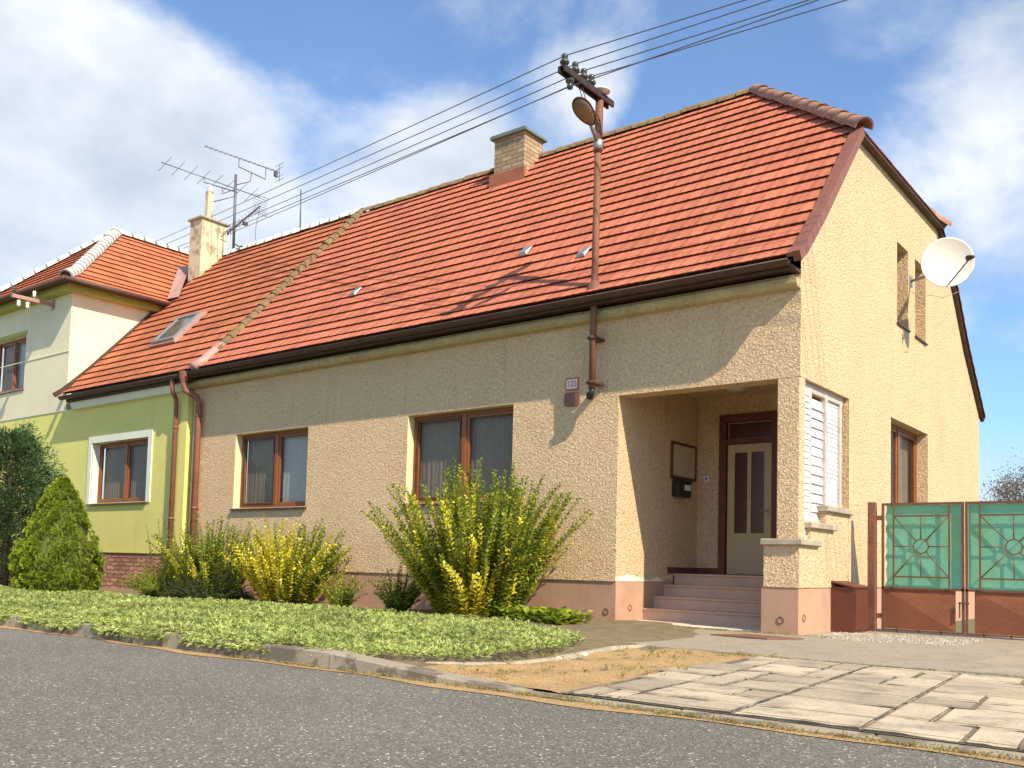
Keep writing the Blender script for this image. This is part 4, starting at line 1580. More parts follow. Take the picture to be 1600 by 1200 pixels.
WIRES = [((-2.68, -1.11, 7.25), (-0.22, -1.11, 7.09), (-23.25, 5.2, 10.75), 'topmost of the five overhead wires'),
         ((-2.68, -0.87, 7.25), (-0.03, -0.87, 7.14), (-22.68, 5.2, 10.55), 'second overhead wire from the top'),
         ((-2.68, -0.67, 7.25), (0.34, -0.67, 7.11), (-22.13, 5.2, 10.32), 'middle overhead wire of the five'),
         ((-2.68, -0.98, 6.90), (0.56, -1.00, 6.86), (-21.87, 5.2, 10.21), 'overhead wire tied to the insulator hung under the crossarm'),
         ((-2.68, -0.49, 7.25), (0.70, -0.49, 7.07), (-21.58, 5.2, 10.07), 'lowest overhead wire of the five at the right edge')]
for (p0, pr, pl_, lab) in WIRES:
    p0, pr, pl_ = Vector(p0), Vector(pr), Vector(pl_)
    k = 7.0
    far = p0 + (pr - p0) * k
    farl = p0 + (pl_ - p0) * 1.9
    pts = []
    for t in np.linspace(1, 0, 24):
        q_ = p0 + (farl - p0) * t
        pts.append(q_ + Vector((0, 0, -0.14 * 4 * t * (1 - t) / 1.0 * 0.5)))
    for t in np.linspace(0, 1, 12)[1:]:
        pts.append(p0 + (far - p0) * t)
    q = MB()
    q.tube(pts, 0.0075, 5)
    tag(q.build('overhead_wire', M['wire']), lab, 'wire', 'overhead wires over the roofs')
for (c_, nm) in (((-3.3, -0.93, 7.33), 'a'), ((-2.0, -0.87, 7.22), 'b'), ((-3.25, -0.80, 7.0), 'c')):
    pass

# ================================================================== NEIGHBOURING HOUSE
nh = thing('neighbour_house', 'yellow-green two-part house with white-capped orange roofs at the left edge', 'house', (-17, 4, 0))
NY0 = -0.10
Tn = lambda u, ww, z: (u, NY0 + ww, z)
w = MB()
NW = (-15.98, -13.70, 1.87, 3.20)
wall_sheet(w, [-30, -12.32], lambda u: 4.05, 0.80, [(*NW, '', 0.16)], Tn, mr=1)
w.quad((-12.32, NY0, 0.80), (-12.32, 0.2, 0.80), (-12.32, 0.2, 4.05), (-12.32, NY0, 4.05))
w.build('lower_wall', [M['yellow_wall'], M['white_trim']], nh)
w = MB()
WW = (-21.3, -19.45, 4.77, 6.12)
wall_sheet(w, [-30, -17.25], lambda u: 6.95, 4.052, [(*WW, '', 0.14)], lambda u, ww, z: (u, NY0 - 0.02 + ww, z), mr=0)
w.quad((-17.25, NY0 - 0.02, 4.052), (-17.25, 8, 4.052), (-17.25, 8, 6.95), (-17.25, NY0 - 0.02, 6.95))
w.box(-30, -17.252, NY0 - 0.035, NY0 - 0.021, 5.42, 5.44)
w.build('upper_wall', M['cream_wall'], nh)
# pilaster strip between the downpipes
w = MB()
w.box(-12.62, -12.325, NY0 - 0.02, NY0 + 0.1, 0.81, 4.05)
w.build('corner_strip', M['yellow_wall'], nh)
w = MB()
w.box(-30, -12.33, NY0 + 0.012, NY0 + 0.3, -0.05, 0.80)
w.build('stone_plinth', M['rubble'], nh)
w = MB()
w.box(-30, -12.33, NY0 - 0.01, NY0 + 0.1, 0.80, 0.812)
w.build('plinth_trim', M['green_trim'], nh)
# white surround
w = MB()
a, b, c_, d_ = NW
e = 0.15
for q_ in ((a - e, b + e, d_, d_ + e), (a - e, a, c_ - 0.02, d_), (b, b + e, c_ - 0.02, d_)):
    w.box(q_[0], q_[1], NY0 - 0.022, NY0 + 0.01, q_[2], q_[3])
w.build('window_surround', M['white_trim'], nh)
TYn = lambda p: Vector((p[0], p[1] + NY0, p[2]))
window(nh, a, b, c_, d_, TYn, 0.16, left='dim', right='dim')
window(nh, WW[0], WW[1], WW[2], WW[3], TYn, 0.12, left='dim', right='curtain')
w = MB()
w.box(WW[0] - 0.05, WW[1] + 0.06, NY0 - 0.035, NY0 - 0.018, WW[3] + 0.002, WW[3] + 0.09)
w.build('window_hood', M['green_trim'], nh)
# eaves of the low part
w = MB()
w.prism([(NY0, 4.0), (NY0 - 0.10, 4.02), (NY0 - 0.16, 4.16), (NY0, 4.16)], 'x', -16.82, -12.33)
w.build('cornice', M['white_trim'], nh)
w = MB()
w.box(-16.85, -12.2, -0.33, 0.0, 4.165, 4.20)
w.box(-16.85, -12.2, -0.325, -0.30, 4.16, 4.33)
w.build('eave_board', M['fascia'], nh)
gutter_run(-17.0, -12.25, -0.37, 4.28, 0.068, nh, M['gutter'])
nroof = tiled('low_roof', EAVE, lambda u, a, b: (u, a, b), lambda a: (-17.25 if a > -0.1 else -16.95, -11.76), [M['tile_nb'], M['deck']], nh)
sweep_profile([(-0.40, 4.32), (-0.19, 4.48), (0.07, 4.74), (0.38, 5.05), (1.8, 6.62), (2.4, 7.27)], -17.255, -17.19, -0.02, 0.085, M['gutter'], 'side_trim', nh)
w = MB()
w.add([(-18.5, 3.75, 8.72), (-11.7, 3.75, 8.72), (-11.7, 9.3, 3.9), (-18.5, 9.3, 3.9)], [(0, 1, 2, 3)])
w.build('rear_slope', M['tile_nb'], nh)
c = MB()
caps(c, [(-17.0, 3.75, 8.70), (-11.75, 3.75, 8.72)], 0.12, seg=0.36, mi=0, mi2=1, gapfrac=0.2)
c.build('ridge_cap', [M['white_cap'], M['grey_cap']], nroof)
downpipe([(-12.50, -0.37, 4.24), (-12.50, -0.37, 4.08), (-12.52, -0.34, 3.98), (-12.58, -0.22, 3.86), (-12.60, -0.20, 3.76), (-12.60, -0.20, 0.1)],
         0.045, nh, M['metal_red'], clips=((-12.60, -0.20, 3.3), (-12.60, -0.20, 1.5)))
# wing roof: ridge runs back from an apex, front hip and right slope
APX = Vector((-20.0, 2.34, 9.50))
WE = 7.0      # eave height
XR, XL, YF = -16.86, -23.1, -0.50
wp = [(0.0, WE), (0.45, WE + 0.26), (XR * -1 - 20.0 + 6.28, 9.5)]
right_prof = [(0.0, WE), (0.5, WE + 0.30), (3.14, 9.50)]
wr = tiled('wing_roof', right_prof, lambda u, a, b: (XR - a, u, b),
           lambda a: (YF + (APX.y - YF) * a / 3.14, 7.0), [M['tile_nb'], M['deck']], nh)
front_prof = [(YF, WE), (YF + 0.45, WE + 0.30), (APX.y, 9.50)]
tiled('wing_front_slope', front_prof, lambda u, a, b: (u, a, b),
      lambda a: (XL + (APX.x - XL) * (a - YF) / (APX.y - YF), XR + (APX.x - XR) * (a - YF) / (APX.y - YF)), [M['tile_nb'], M['deck']], wr)
w = MB()
w.add([(XL, YF, WE), (XL, 7, WE), (APX.x, 7, 9.5), tuple(APX)], [(0, 1, 2, 3)])
w.build('wing_left_slope', M['tile_nb'], wr)


def hipz(t, x_e):   # bell-cast hip line from eave corner to apex
    return Vector((x_e + (APX.x - x_e) * t, YF + (APX.y - YF) * t, interp([(0, WE), (0.16, WE + 0.30), (1, 9.5)], t)))


c = MB()
caps(c, [hipz(t, XR) + Vector((0, 0, 0.02)) for t in (0.0, 0.16, 1.0)], 0.14, seg=0.25, mi=0, mi2=1, gapfrac=0.2)
caps(c, [hipz(t, XL) + Vector((0, 0, 0.02)) for t in (0.0, 0.16, 1.0)], 0.13, seg=0.36, mi=0, mi2=1, gapfrac=0.2)
caps(c, [tuple(APX), (-20.0, 6.9, 9.5)], 0.13, seg=0.36, mi=0, mi2=1, gapfrac=0.2)
c.build('hip_cap', [M['white_cap'], M['grey_cap']], wr)
w = MB()
w.box(XL, XR - 0.02, YF + 0.04, 0.0, WE - 0.04, WE - 0.01)
w.box(XR - 0.5, XR - 0.04, 0.0, 6.5, WE - 0.04, WE - 0.01)
w.tube([(XL, YF - 0.03, WE - 0.03), (XR + 0.04, YF - 0.03, WE - 0.03)], 0.06, 8)
w.tube([(XR + 0.04, YF - 0.03, WE - 0.03), (XR + 0.04, 2.16, WE - 0.03)], 0.06, 8)
w.build('wing_gutter', M['gutter'], nh)
w = MB()
w.box(-24, -17.05, NY0 - 0.22, NY0 - 0.02, WE - 0.20, WE - 0.045)
w.box(-17.25, -17.05, NY0 - 0.02, 2.1, WE - 0.20, WE - 0.045)
w.build('wing_cornice', M['green_trim'], nh)
# valley flashing between wing and low roof
w = MB()
va = Vector((-16.9, 2.2, roof_z(2.2) + 0.07))
vb = Vector((-18.7, 3.5, roof_z(3.5) + 0.09))
w.add([va + Vector((-0.05, -0.1, 0.02)), va + Vector((0.30, 0.0, 0.05)), vb + Vector((0.45, 0.0, 0.05)), vb + Vector((0.15, -0.15, 0.05))], [(0, 1, 2, 3)])
w.build('valley_flashing', M['metal_pink'], nh)
# plastered chimney
chn = MB()
chn.box(-17.52, -17.0, 3.0, 3.75, 7.9, 9.50)
cn = chn.build('chimney', M['chimney_plaster'], nh)
q = MB()
q.box(-17.58, -16.94, 2.94, 3.81, 9.50, 9.56, bev=0.01)
q.build('chimney_cap', M['ledge'], cn)
q = MB()
q.box(-17.22, -17.07, 3.2, 3.36, 9.56, 10.32, bev=0.01)
q.build('flue', M['chimney_plaster'], cn)
q = MB()
q.lathe((-17.145, 3.28, 10.32), (0, 0, 1), [(0.06, 0), (0.07, 0.08), (0.05, 0.18), (0.001, 0.2)], 12)
q.build('flue_cap', M['insul_w'], cn)
# skylight, sash tipped open
sk = MB(lambda p: Vector((-14.62, 1.03, roof_z(1.03))) + Matrix.Rotation(R_(48), 3, 'X') @ Vector(p))
sk.box(-0.52, 0.52, -0.56, 0.56, 0.02, 0.075)
sko = sk.build('skylight', M['metal_pink'], nroof)
q = MB(lambda p: Vector((-14.62, 1.03, roof_z(1.03))) + Matrix.Rotation(R_(48), 3, 'X') @ Vector(p))
for (a, b, c_, d_) in ((-0.45, 0.45, -0.49, -0.41), (-0.45, 0.45, 0.41, 0.49), (-0.45, -0.38, -0.41, 0.41), (0.38, 0.45, -0.41, 0.41)):
    q.box(a, b, c_, d_, 0.075, 0.13)
q.build('sash', M['steel'], sko)
q = MB(lambda p: Vector((-14.62, 1.03, roof_z(1.03))) + Matrix.Rotation(R_(48), 3, 'X') @ Vector(p))
q.box(-0.38, 0.38, -0.41, 0.41, 0.078, 0.11)
q.build('pane', mat('skylight_glass', (0.10, 0.12, 0.10), 0.08, var=0.3, vscale=2), sko)

# bracket with white insulators on the wing
bk = thing('wall_bracket', 'pinkish steel bracket with white insulators on the upper cream wall', 'bracket', (-18.13, -0.12, 6.64))
q = MB()
q.box(-18.17, -18.09, -1.08, -0.12, 6.60, 6.68)
q.box(-18.2, -18.06, -0.14, -0.10, 6.52, 6.76)
q.build('beam', M['metal_pink'], bk)
for (y, s_) in ((-0.58, 1), (-0.92, -1), (-0.72, -1), (-1.03, 1)):
    q = MB()
    q.lathe((-18.13, y, 6.64 + s_ * 0.05), (0, 0, s_), [(0.012, -0.02), (0.012, 0.03), (0.045, 0.04), (0.03, 0.09), (0.045, 0.12), (0.03, 0.17), (0.001, 0.18)], 12)
    q.build('insulator', M['insul_w'] if y > -1 else M['insul'], bk)

# antenna mast
an = thing('antenna_mast', 'antenna mast with three aerials on the neighbouring ridge beside the plaster chimney', 'antenna', (-16.62, 3.75, 8.75))
q = MB()
q.tube([(-16.60, 3.7, 8.7), (-16.64, 3.7, 10.80)], 0.035, 8)
q.tube([(-16.62, 3.68, 10.20), (-17.10, 3.34, 10.05)], 0.012, 6)
q.tube([(-16.61, 3.7, 9.45), (-16.95, 3.55, 9.15)], 0.012, 6)
q.tube([(-16.60, 3.7, 8.95), (-16.2, 3.6, 8.75), (-16.0, 3.55, 8.72)], 0.02, 6)
q.build('mast', M['antenna'], an)


def yagi(boom0, boom1, n, el, wid, arm, refl=None, elem_dir=Vector((0.93, -0.05, 0.05)), taper=0.0):
    a, b = Vector(boom0), Vector(boom1)
    q = MB()
    q.tube([a, b], 0.012, 6)
    for i in range(n):
        t = (i + 0.3) / n
        c_ = a + (b - a) * t
        ln = el * (1 + taper * t)
        q.tube([c_ - elem_dir * ln / 2, c_ + elem_dir * ln / 2], wid, 4)
    for A in arm:
        q.tube([Vector(p_) for p_ in A], 0.013, 6)
    if refl:
        for dz in (-0.22, -0.11, 0.11, 0.22):
            q.tube([b + Vector((0, 0, dz)) - elem_dir * 0.2, b + Vector((0, 0, dz)) + elem_dir * 0.2], 0.006, 4)
        q.tube([b - Vector((0, 0, 0.24)), b + Vector((0, 0, 0.24))], 0.008, 4)
        q.box(b.x - 0.04, b.x + 0.04, b.y - 0.16, b.y - 0.08, b.z - 0.16, b.z - 0.02)
    return q.build('aerial', M['antenna'], an)


yagi((-16.6, 2.72, 11.19), (-16.6, 5.05, 11.33), 16, 0.16, 0.005,
     [((-16.6, 3.75, 11.25), (-16.6, 3.75, 11.02), (-16.6, 4.6, 10.98), (-16.6, 4.6, 11.30)),
      ((-16.6, 4.15, 11.0), (-16.6, 4.12, 10.75), (-16.62, 3.7, 10.52))], refl=True)
yagi((-17.2, 1.9, 10.62), (-16.75, 4.55, 10.50), 8, 0.75, 0.006,
     [((-17.0, 3.0, 10.56), (-17.0, 3.0, 10.44), (-16.75, 3.85, 10.40)), ((-16.85, 3.45, 10.44), (-16.85, 3.45, 10.25), (-16.64, 3.72, 10.42))],
     elem_dir=Vector((0.80, 0.0, 0.30)))
q = MB()
a, b = Vector((-17.25, 3.85, 9.33)), Vector((-15.2, 3.45, 9.55))
q.tube([a, b], 0.022, 6)
for i in range(10):
    c_ = a + (b - a) * (0.1 + 0.085 * i)
    q.tube([c_ + Vector((0, -0.13, 0.0)), c_ + Vector((0, 0.13, 0.0))], 0.006, 4)
    q.tube([c_ + Vector((0, 0, -0.07)), c_ + Vector((0, 0, 0.07))], 0.006, 4)
for k in range(9):
    an_ = -0.9 + 1.8 * k / 8
    q.tube([b + Vector((0.18 - 0.18 * math.cos(an_), y_, 0.30 * math.sin(an_))) for y_ in (-0.2, 0.2)], 0.006, 4)
q.box(-16.05, -15.95, 3.55, 3.65, 9.28, 9.36)
q.tube([(-15.2, 3.45, 9.5), (-15.4, 3.5, 9.1), (-15.55, 3.6, 8.8)], 0.006, 4)
q.build('aerial', M['antenna'], an)
q = MB()
q.tube([(-13.97, 3.75, 8.78), (-14.0, 3.75, 9.80)], 0.016, 6)
q.lathe((-13.97, 3.75, 8.74), (0, 0, 1), [(0.09, 0), (0.08, 0.06), (0.02, 0.12)], 10)
tag(q.build('lightning_rod', M['antenna']), 'thin lightning rod standing on the white-capped ridge', 'lightning rod')

# ================================================================== GATE
gate = thing('gate', 'two-leaf rusty steel gate with green mesh and sunburst grilles', 'gate', (1.37, 1.75, 0.03))
gp = MB()
gp.box(0.235, 0.325, 1.71, 1.80, 0.0, 1.67)
gp.box(0.325, 0.40, 1.74, 1.77, 1.44, 1.50)
gp.box(0.325, 0.40, 1.74, 1.77, 0.20, 0.26)
gp.build('post', M['rust_pole'], gate)


def leaf(x0, x1, mirror=False):
    f = MB()
    y0, y1 = 1.735, 1.765
    t = 0.028
    zt, zm, zb = 1.655, 0.585, 0.075
    f.box(x0, x1, y0, y1, zt - t, zt).box(x0, x1, y0, y1, zm - t / 2, zm + t / 2).box(x0, x1, y0, y1, zb - 0.02, zb)
    f.box(x0, x0 + t, y0, y1, zb, zt - t).box(x1 - t, x1, y0, y1, zb, zt - t)
    for k in (0.18, 0.45, 0.72):
        xx = x0 + (x1 - x0) * k
        f.box(xx, xx + 0.015, y0, y1, 0.02, zb)
    fo = f.build('leaf_frame', M['gate_metal'], gate)
    s = MB()
    W_ = x1 - x0
    a, b = x0 + W_ * 0.145, x0 + W_ * 0.84
    za, zb_ = 0.72, 1.50
    y2, y3 = 1.722, 1.735
    tt = 0.020
    s.box(a, a + tt, y2, y3, zm, zt).box(b - tt, b, y2, y3, zm, zt)
    s.box(a + tt, b - tt, y2, y3, zb_ - tt, zb_).box(a + tt, b - tt, y2, y3, za, za + tt)
    cx_, cz_ = (a + b) / 2, (za + zb_) / 2
    rr = 0.095
    n = 24
    vs = []
    for r_, yv in ((rr, y2), (rr - 0.014, y2), (rr - 0.014, y3), (rr, y3)):
        for k in range(n):
            an_ = 2 * math.pi * k / n
            vs.append((cx_ + r_ * math.cos(an_), yv, cz_ + r_ * math.sin(an_)))
    fs = []
    for r_ in range(4):
        for k in range(n):
            fs.append((r_ * n + k, r_ * n + (k + 1) % n, ((r_ + 1) % 4) * n + (k + 1) % n, ((r_ + 1) % 4) * n + k))
    s.add(vs, fs)
    ym = (y2 + y3) / 2
    for (tx, tz) in ((a + tt, za + tt), (b - tt, za + tt), (a + tt, zb_ - tt), (b - tt, zb_ - tt), (cx_, za + tt), (cx_, zb_ - tt), (a + tt, cz_), (b - tt, cz_)):
        d_ = Vector((tx - cx_, 0, tz - cz_)).normalized()
        s.tube([Vector((cx_, ym, cz_)) + d_ * rr * 0.96, (tx, ym, tz)], 0.0075, 5)
    s.build('grille', M['gate_metal'], fo)
    nn = MB()
    nx_, nz_ = 26, 14
    vs, fs = [], []
    for i in range(nx_ + 1):
        for j in range(nz_ + 1):
            xx = x0 + t + (W_ - 2 * t) * i / nx_
            zz = zm + t / 2 + (zt - t - zm - t / 2) * j / nz_
            if i == 0 and not mirror:
                xx += 0.05 * abs(math.sin(j * 1.3)) * (0.4 + 0.6 * ((j * 7) % 5) / 5)
            vs.append((xx, 1.775 + 0.0015 * math.sin(i * 1.1 + j * 0.7), zz))
    for i in range(nx_):
        for j in range(nz_):
            q_ = i * (nz_ + 1) + j
            fs.append((q_, q_ + nz_ + 1, q_ + nz_ + 2, q_ + 1))
    nn.add(vs, fs, 0, True)
    nn.build('shade_net', M['net'], fo)
    pn = MB()
    # pressed sheet folded along its diagonals
    A = [(x0 + t, zb + 0.004), (x1 - t - (0.07 if not mirror else 0), zb + 0.004), (x1 - t - (0.07 if not mirror else 0), zm - t / 2), (x0 + t, zm - t / 2)]
    if mirror:
        A[0] = (x0 + t + 0.07, zb + 0.004)
        A[3] = (x0 + t + 0.07, zm - t / 2)
    cxp, czp = (A[0][0] + A[1][0]) / 2, (A[0][1] + A[2][1]) / 2
    pn.add([(p_[0], 1.755, p_[1]) for p_ in A] + [(cxp, 1.725, czp)], [(0, 1, 4), (1, 2, 4), (2, 3, 4), (3, 0, 4)])
    pn.build('lower_panel', M['gate_panel'], fo)
    if not mirror:
        h_ = MB()
        h_.box(x1 - 0.055, x1 - 0.04, 1.715, 1.73, 0.25, 0.44)
        h_.box(x1 - 0.06, x1 + 0.06, 1.715, 1.725, 0.42, 0.44)
        h_.build('latch', M['gate_metal'], fo)


leaf(0.40, 1.365)
leaf(1.378, 2.45, True)
gp = MB()
gp.box(2.47, 2.56, 1.71, 1.80, 0.0, 1.67)
gp.build('post', M['rust_pole'], gate)


# ================================================================== PLANTS
def stems_bush(name, label, loc, n, H, spread, leaf_l, yellow, seed, cat='bush', base_r=0.12, droop=0.25, twist=0.0, lean=(0, 0),
               start=0.05, group=None, mats=None, density=1.0, stemcol='stem'):
    """upright bush of arching stems with opposite leaves; each stem green or yellow"""
    r_ = random.Random(seed)
    root = thing(name, label, cat, loc, group)
    P, D, N, L, Wd, mi = [], [], [], [], [], []
    st_ = MB()
    base = Vector(loc)
    for i in range(n):
        az = r_.uniform(0, 2 * math.pi)
        rad = math.sqrt(r_.random())
        tilt = rad * spread
        Ln = H * (1.04 - 0.72 * r_.random() ** 1.7) * (1.0 - 0.20 * rad)
        b0 = base + Vector((math.cos(az), math.sin(az), 0)) * base_r * rad
        yel = 1 if r_.random() < yellow * (1.0 if (math.cos(az - 3.9) > -0.2) else 0.3) else 0
        if yel:
            Ln *= r_.uniform(0.6, 1.0)
        d0 = Vector((math.sin(tilt) * math.cos(az) + lean[0], math.sin(tilt) * math.sin(az) + lean[1], math.cos(tilt)))
        pts = []
        m_ = 7
        p_ = b0.copy()
        d_ = d0.copy()
        for k in range(m_ + 1):
            pts.append(p_.copy())
            d_ = (d_ + Vector((r_.uniform(-.11, .11), r_.uniform(-.11, .11), -droop * 0.09 * tilt * k))).normalized()
            p_ = p_ + d_ * (Ln / m_)
        st_.tube(pts, [0.008 * (1 - 0.8 * k / m_) for k in range(m_ + 1)], 4, cap=False)
        step = leaf_l * 0.45 / density
        s_ = start * Ln
        side = r_.uniform(0, math.pi)
        while s_ < Ln:
            k = min(int(s_ / (Ln / m_)), m_ - 1)
            f_ = s_ / (Ln / m_) - k
            q_ = pts[k].lerp(pts[k + 1], f_)
            t_ = (pts[k + 1] - pts[k]).normalized()
            side += math.pi / 2 + r_.uniform(-.4, .4)
            o1 = t_.orthogonal().normalized()
            o2 = t_.cross(o1)
            for sg_ in (1, -1):
                o_ = (o1 * math.cos(side) + o2 * math.sin(side)) * sg_
                dd = (o_ * 0.75 + t_ * 0.7 + Vector((r_.uniform(-.2, .2), r_.uniform(-.2, .2), r_.uniform(-.1, .2)))).normalized()
                sc = (1.15 - 0.6 * s_ / Ln) * r_.uniform(0.7, 1.2)
                P.append(q_)
                D.append(dd)
                nv = t_ * 0.8 - o_ * 0.5 + Vector((r_.uniform(-.3, .3),) * 3)
                N.append(nv)
                L.append(leaf_l * sc * 1.15)
                Wd.append(leaf_l * sc * 0.8)
                mi.append(yel)
            s_ += step * r_.uniform(0.8, 1.2)
    st_.build('stems', M[stemcol], root)
    leaf_mesh('foliage', P, D, N, L, Wd, mats or [M['leaf_green'], M['leaf_yellow']], mi, root)
    return root


stems_bush('variegated_bush', 'tallest yellow and green upright bush in front of the right-hand street window', (-3.95, -1.05, 0.04), 460, 2.2, 0.54, 0.080,
           0.60, 1, base_r=0.46, start=0.03, group='yellow-green bushes along the facade')
stems_bush('variegated_bush', 'bright yellow bush left of centre below the two street windows', (-7.95, -0.95, 0.04), 260, 1.55, 0.62, 0.078,
           0.85, 2, base_r=0.34, group='yellow-green bushes along the facade')
stems_bush('variegated_bush', 'spiky green bush with a few yellow stems at the foot of the downpipes', (-9.75, -1.15, 0.04), 190, 1.5, 0.54, 0.070,
           0.32, 3, base_r=0.35, group='yellow-green bushes along the facade')
stems_bush('low_shrub', 'low dark green shrub in front of the spiky bush', (-9.05, -1.65, 0.02), 200, 0.62, 1.25, 0.05,
           0.0, 4, base_r=0.35, mats=[M['leaf_dark'], M['leaf_dark']], cat='shrub')
stems_bush('low_shrub', 'rounded mid-green shrub against the stone cladding left of the downpipes', (-10.75, -1.35, 0.02), 200, 0.80, 1.0, 0.05,
           0.08, 5, base_r=0.25, cat='shrub')
stems_bush('tall_weed', 'thin tall weed stems against the yellow-green wall', (-11.4, -0.75, 0.02), 7, 1.75, 0.28, 0.05,
           0.0, 6, base_r=0.30, cat='weed', density=0.5, start=0.2, mats=[M['leaf_green'], M['leaf_green']])
stems_bush('small_shrub', 'small loose green shrub between the bright yellow bush and the tallest one', (-6.55, -1.1, 0.03), 50, 0.68, 0.75, 0.055,
           0.30, 7, base_r=0.06, cat='shrub', density=0.7)
stems_bush('small_shrub', 'small dark leggy shrub at the left foot of the tallest bush', (-5.45, -1.0, 0.03), 60, 0.75, 0.8, 0.060,
           0.0, 8, base_r=0.08, cat='shrub', density=0.9, mats=[M['leaf_green'], M['leaf_green']])
stems_bush('small_weed', 'tiny green weed on the bed edge by the pink plinth', (-6.0, -1.7, 0.04), 9, 0.30, 0.6, 0.06,
           0.0, 9, base_r=0.03, cat='weed', mats=[M['leaf_green'], M['leaf_green']])

# broad lime leaves by the path
r_ = random.Random(31)
hr = thing('lime_perennial', 'low clump of broad lime-green leaves between the tallest bush and the path', 'plant', (-3.0, -0.85, 0.03))
P, D, N, L, Wd = [], [], [], [], []
for i in range(620):
    cx_, cy_ = r_.uniform(-3.4, -2.35), r_.uniform(-1.35, -0.75)
    az = r_.uniform(0, 6.28)
    P.append((cx_, cy_, r_.uniform(0.02, 0.19)))
    D.append((math.cos(az), math.sin(az), r_.uniform(0.3, 1.0)))
    N.append((-math.cos(az) * 0.6, -math.sin(az) * 0.6, 1))
    s_ = r_.uniform(0.08, 0.14)
    L.append(s_)
    Wd.append(s_ * 0.75)
leaf_mesh('leaves', P, D, N, L, Wd, M['leaf_hosta'], None, hr)


# dwarf conifer: lumpy cone of fine sprays
def dwarf_conifer():
    r_ = random.Random(17)
    root = thing('dwarf_spruce', 'dense bright green cone-shaped dwarf conifer by the yellow-green wall', 'tree', (-12.75, -2.3, 0.02))
    H, R0 = 2.06, 0.72

    def rad(t):
        return interp([(0, 0.56), (0.12, 0.68), (0.30, 0.69), (0.45, 0.60), (0.60, 0.46), (0.75, 0.34), (0.9, 0.20), (1.0, 0.05)], t)
    lumps = []
    for i in range(900):
        t = r_.random() ** 1.15
        az = r_.uniform(0, 6.283)
        rr = rad(t) * r_.uniform(0.90, 1.06)
        lumps.append((Vector((-12.75 + math.cos(az) * rr, -2.3 + math.sin(az) * rr, 0.02 + H * t)), r_.uniform(0.055, 0.105) * (1 - 0.35 * t), az))
    P, D, N, L, Wd = [], [], [], [], []
    for c_, s_, az in lumps:
        out = Vector((math.cos(az), math.sin(az), 0.55))
        for k in range(95):
            v = Vector((r_.gauss(0, 1), r_.gauss(0, 1), r_.gauss(0, 1))).normalized()
            if v.dot(out) < -0.35:
                continue
            P.append(c_ + v * s_ * 0.7)
            D.append((v + out * 0.3 + Vector((0, 0, 0.2))).normalized())
            N.append(v.orthogonal() + Vector((r_.uniform(-.5, .5), r_.uniform(-.5, .5), 0.2)))
            L.append(s_ * r_.uniform(0.35, 0.6))
            Wd.append(s_ * 0.26)
    leaf_mesh('foliage', P, D, N, L, Wd, M['leaf_conifer'], None, root)
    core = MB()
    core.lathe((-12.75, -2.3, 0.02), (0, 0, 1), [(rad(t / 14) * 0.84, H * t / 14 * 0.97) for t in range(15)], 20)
    core.build('dark_core', M['conifer_core'], root)  # solid core, coloured dark for the shade inside the crown
    tr = MB()
    tr.tube([(-12.75, -2.3, -0.02), (-12.75, -2.3, 0.6)], [0.07, 0.05], 8)
    tr.build('trunk', M['bark'], root)


dwarf_conifer()


def juniper():
    r_ = random.Random(23)
    bx, by = -14.75, -2.35
    root = thing('juniper_tree', 'tall dark blue-green juniper cut by the left edge of the picture', 'tree', (bx, by, 0.02))
    P, D, N, L, Wd = [], [], [], [], []
    tr = MB()
    tr.tube([(bx, by, 0), (bx + 0.05, by, 1.6), (bx, by, 3.0)], [0.09, 0.07, 0.02], 8)
    for i in range(300):
        t = r_.random() ** 0.9
        az = r_.uniform(0, 6.283)
        R1 = interp([(0, 0.85), (0.35, 0.95), (0.6, 0.85), (0.8, 0.6), (1, 0.25)], t)
        z0 = 0.1 + 2.95 * t
        out = Vector((math.cos(az), math.sin(az), r_.uniform(0.5, 1.1))).normalized()
        a_ = Vector((bx, by, z0))
        Lb = R1 * r_.uniform(0.6, 1.2)
        e_ = a_ + Vector((math.cos(az) * Lb, math.sin(az) * Lb, Lb * r_.uniform(0.25, 0.6)))
        tr.tube([a_, a_.lerp(e_, 0.5) - Vector((0, 0, 0.04)), e_], [0.012, 0.008, 0.003], 4, cap=False)
        for k in range(110):
            s_ = r_.random() ** 0.55
            c_ = a_.lerp(e_, 0.35 + 0.65 * s_)
            j_ = Vector((r_.gauss(0, 1), r_.gauss(0, 1), r_.gauss(0, 1)))
            q_ = c_ + j_ * 0.055
            P.append(q_)
            D.append(out + j_ * 0.45)
            N.append(j_.cross(out) + Vector((0, 0, 0.3)))
            L.append(r_.uniform(0.05, 0.10))
            Wd.append(r_.uniform(0.012, 0.022))
    leaf_mesh('foliage', P, D, N, L, Wd, M['leaf_juniper'], None, root)
    tr.build('trunk', M['bark'], root)


juniper()


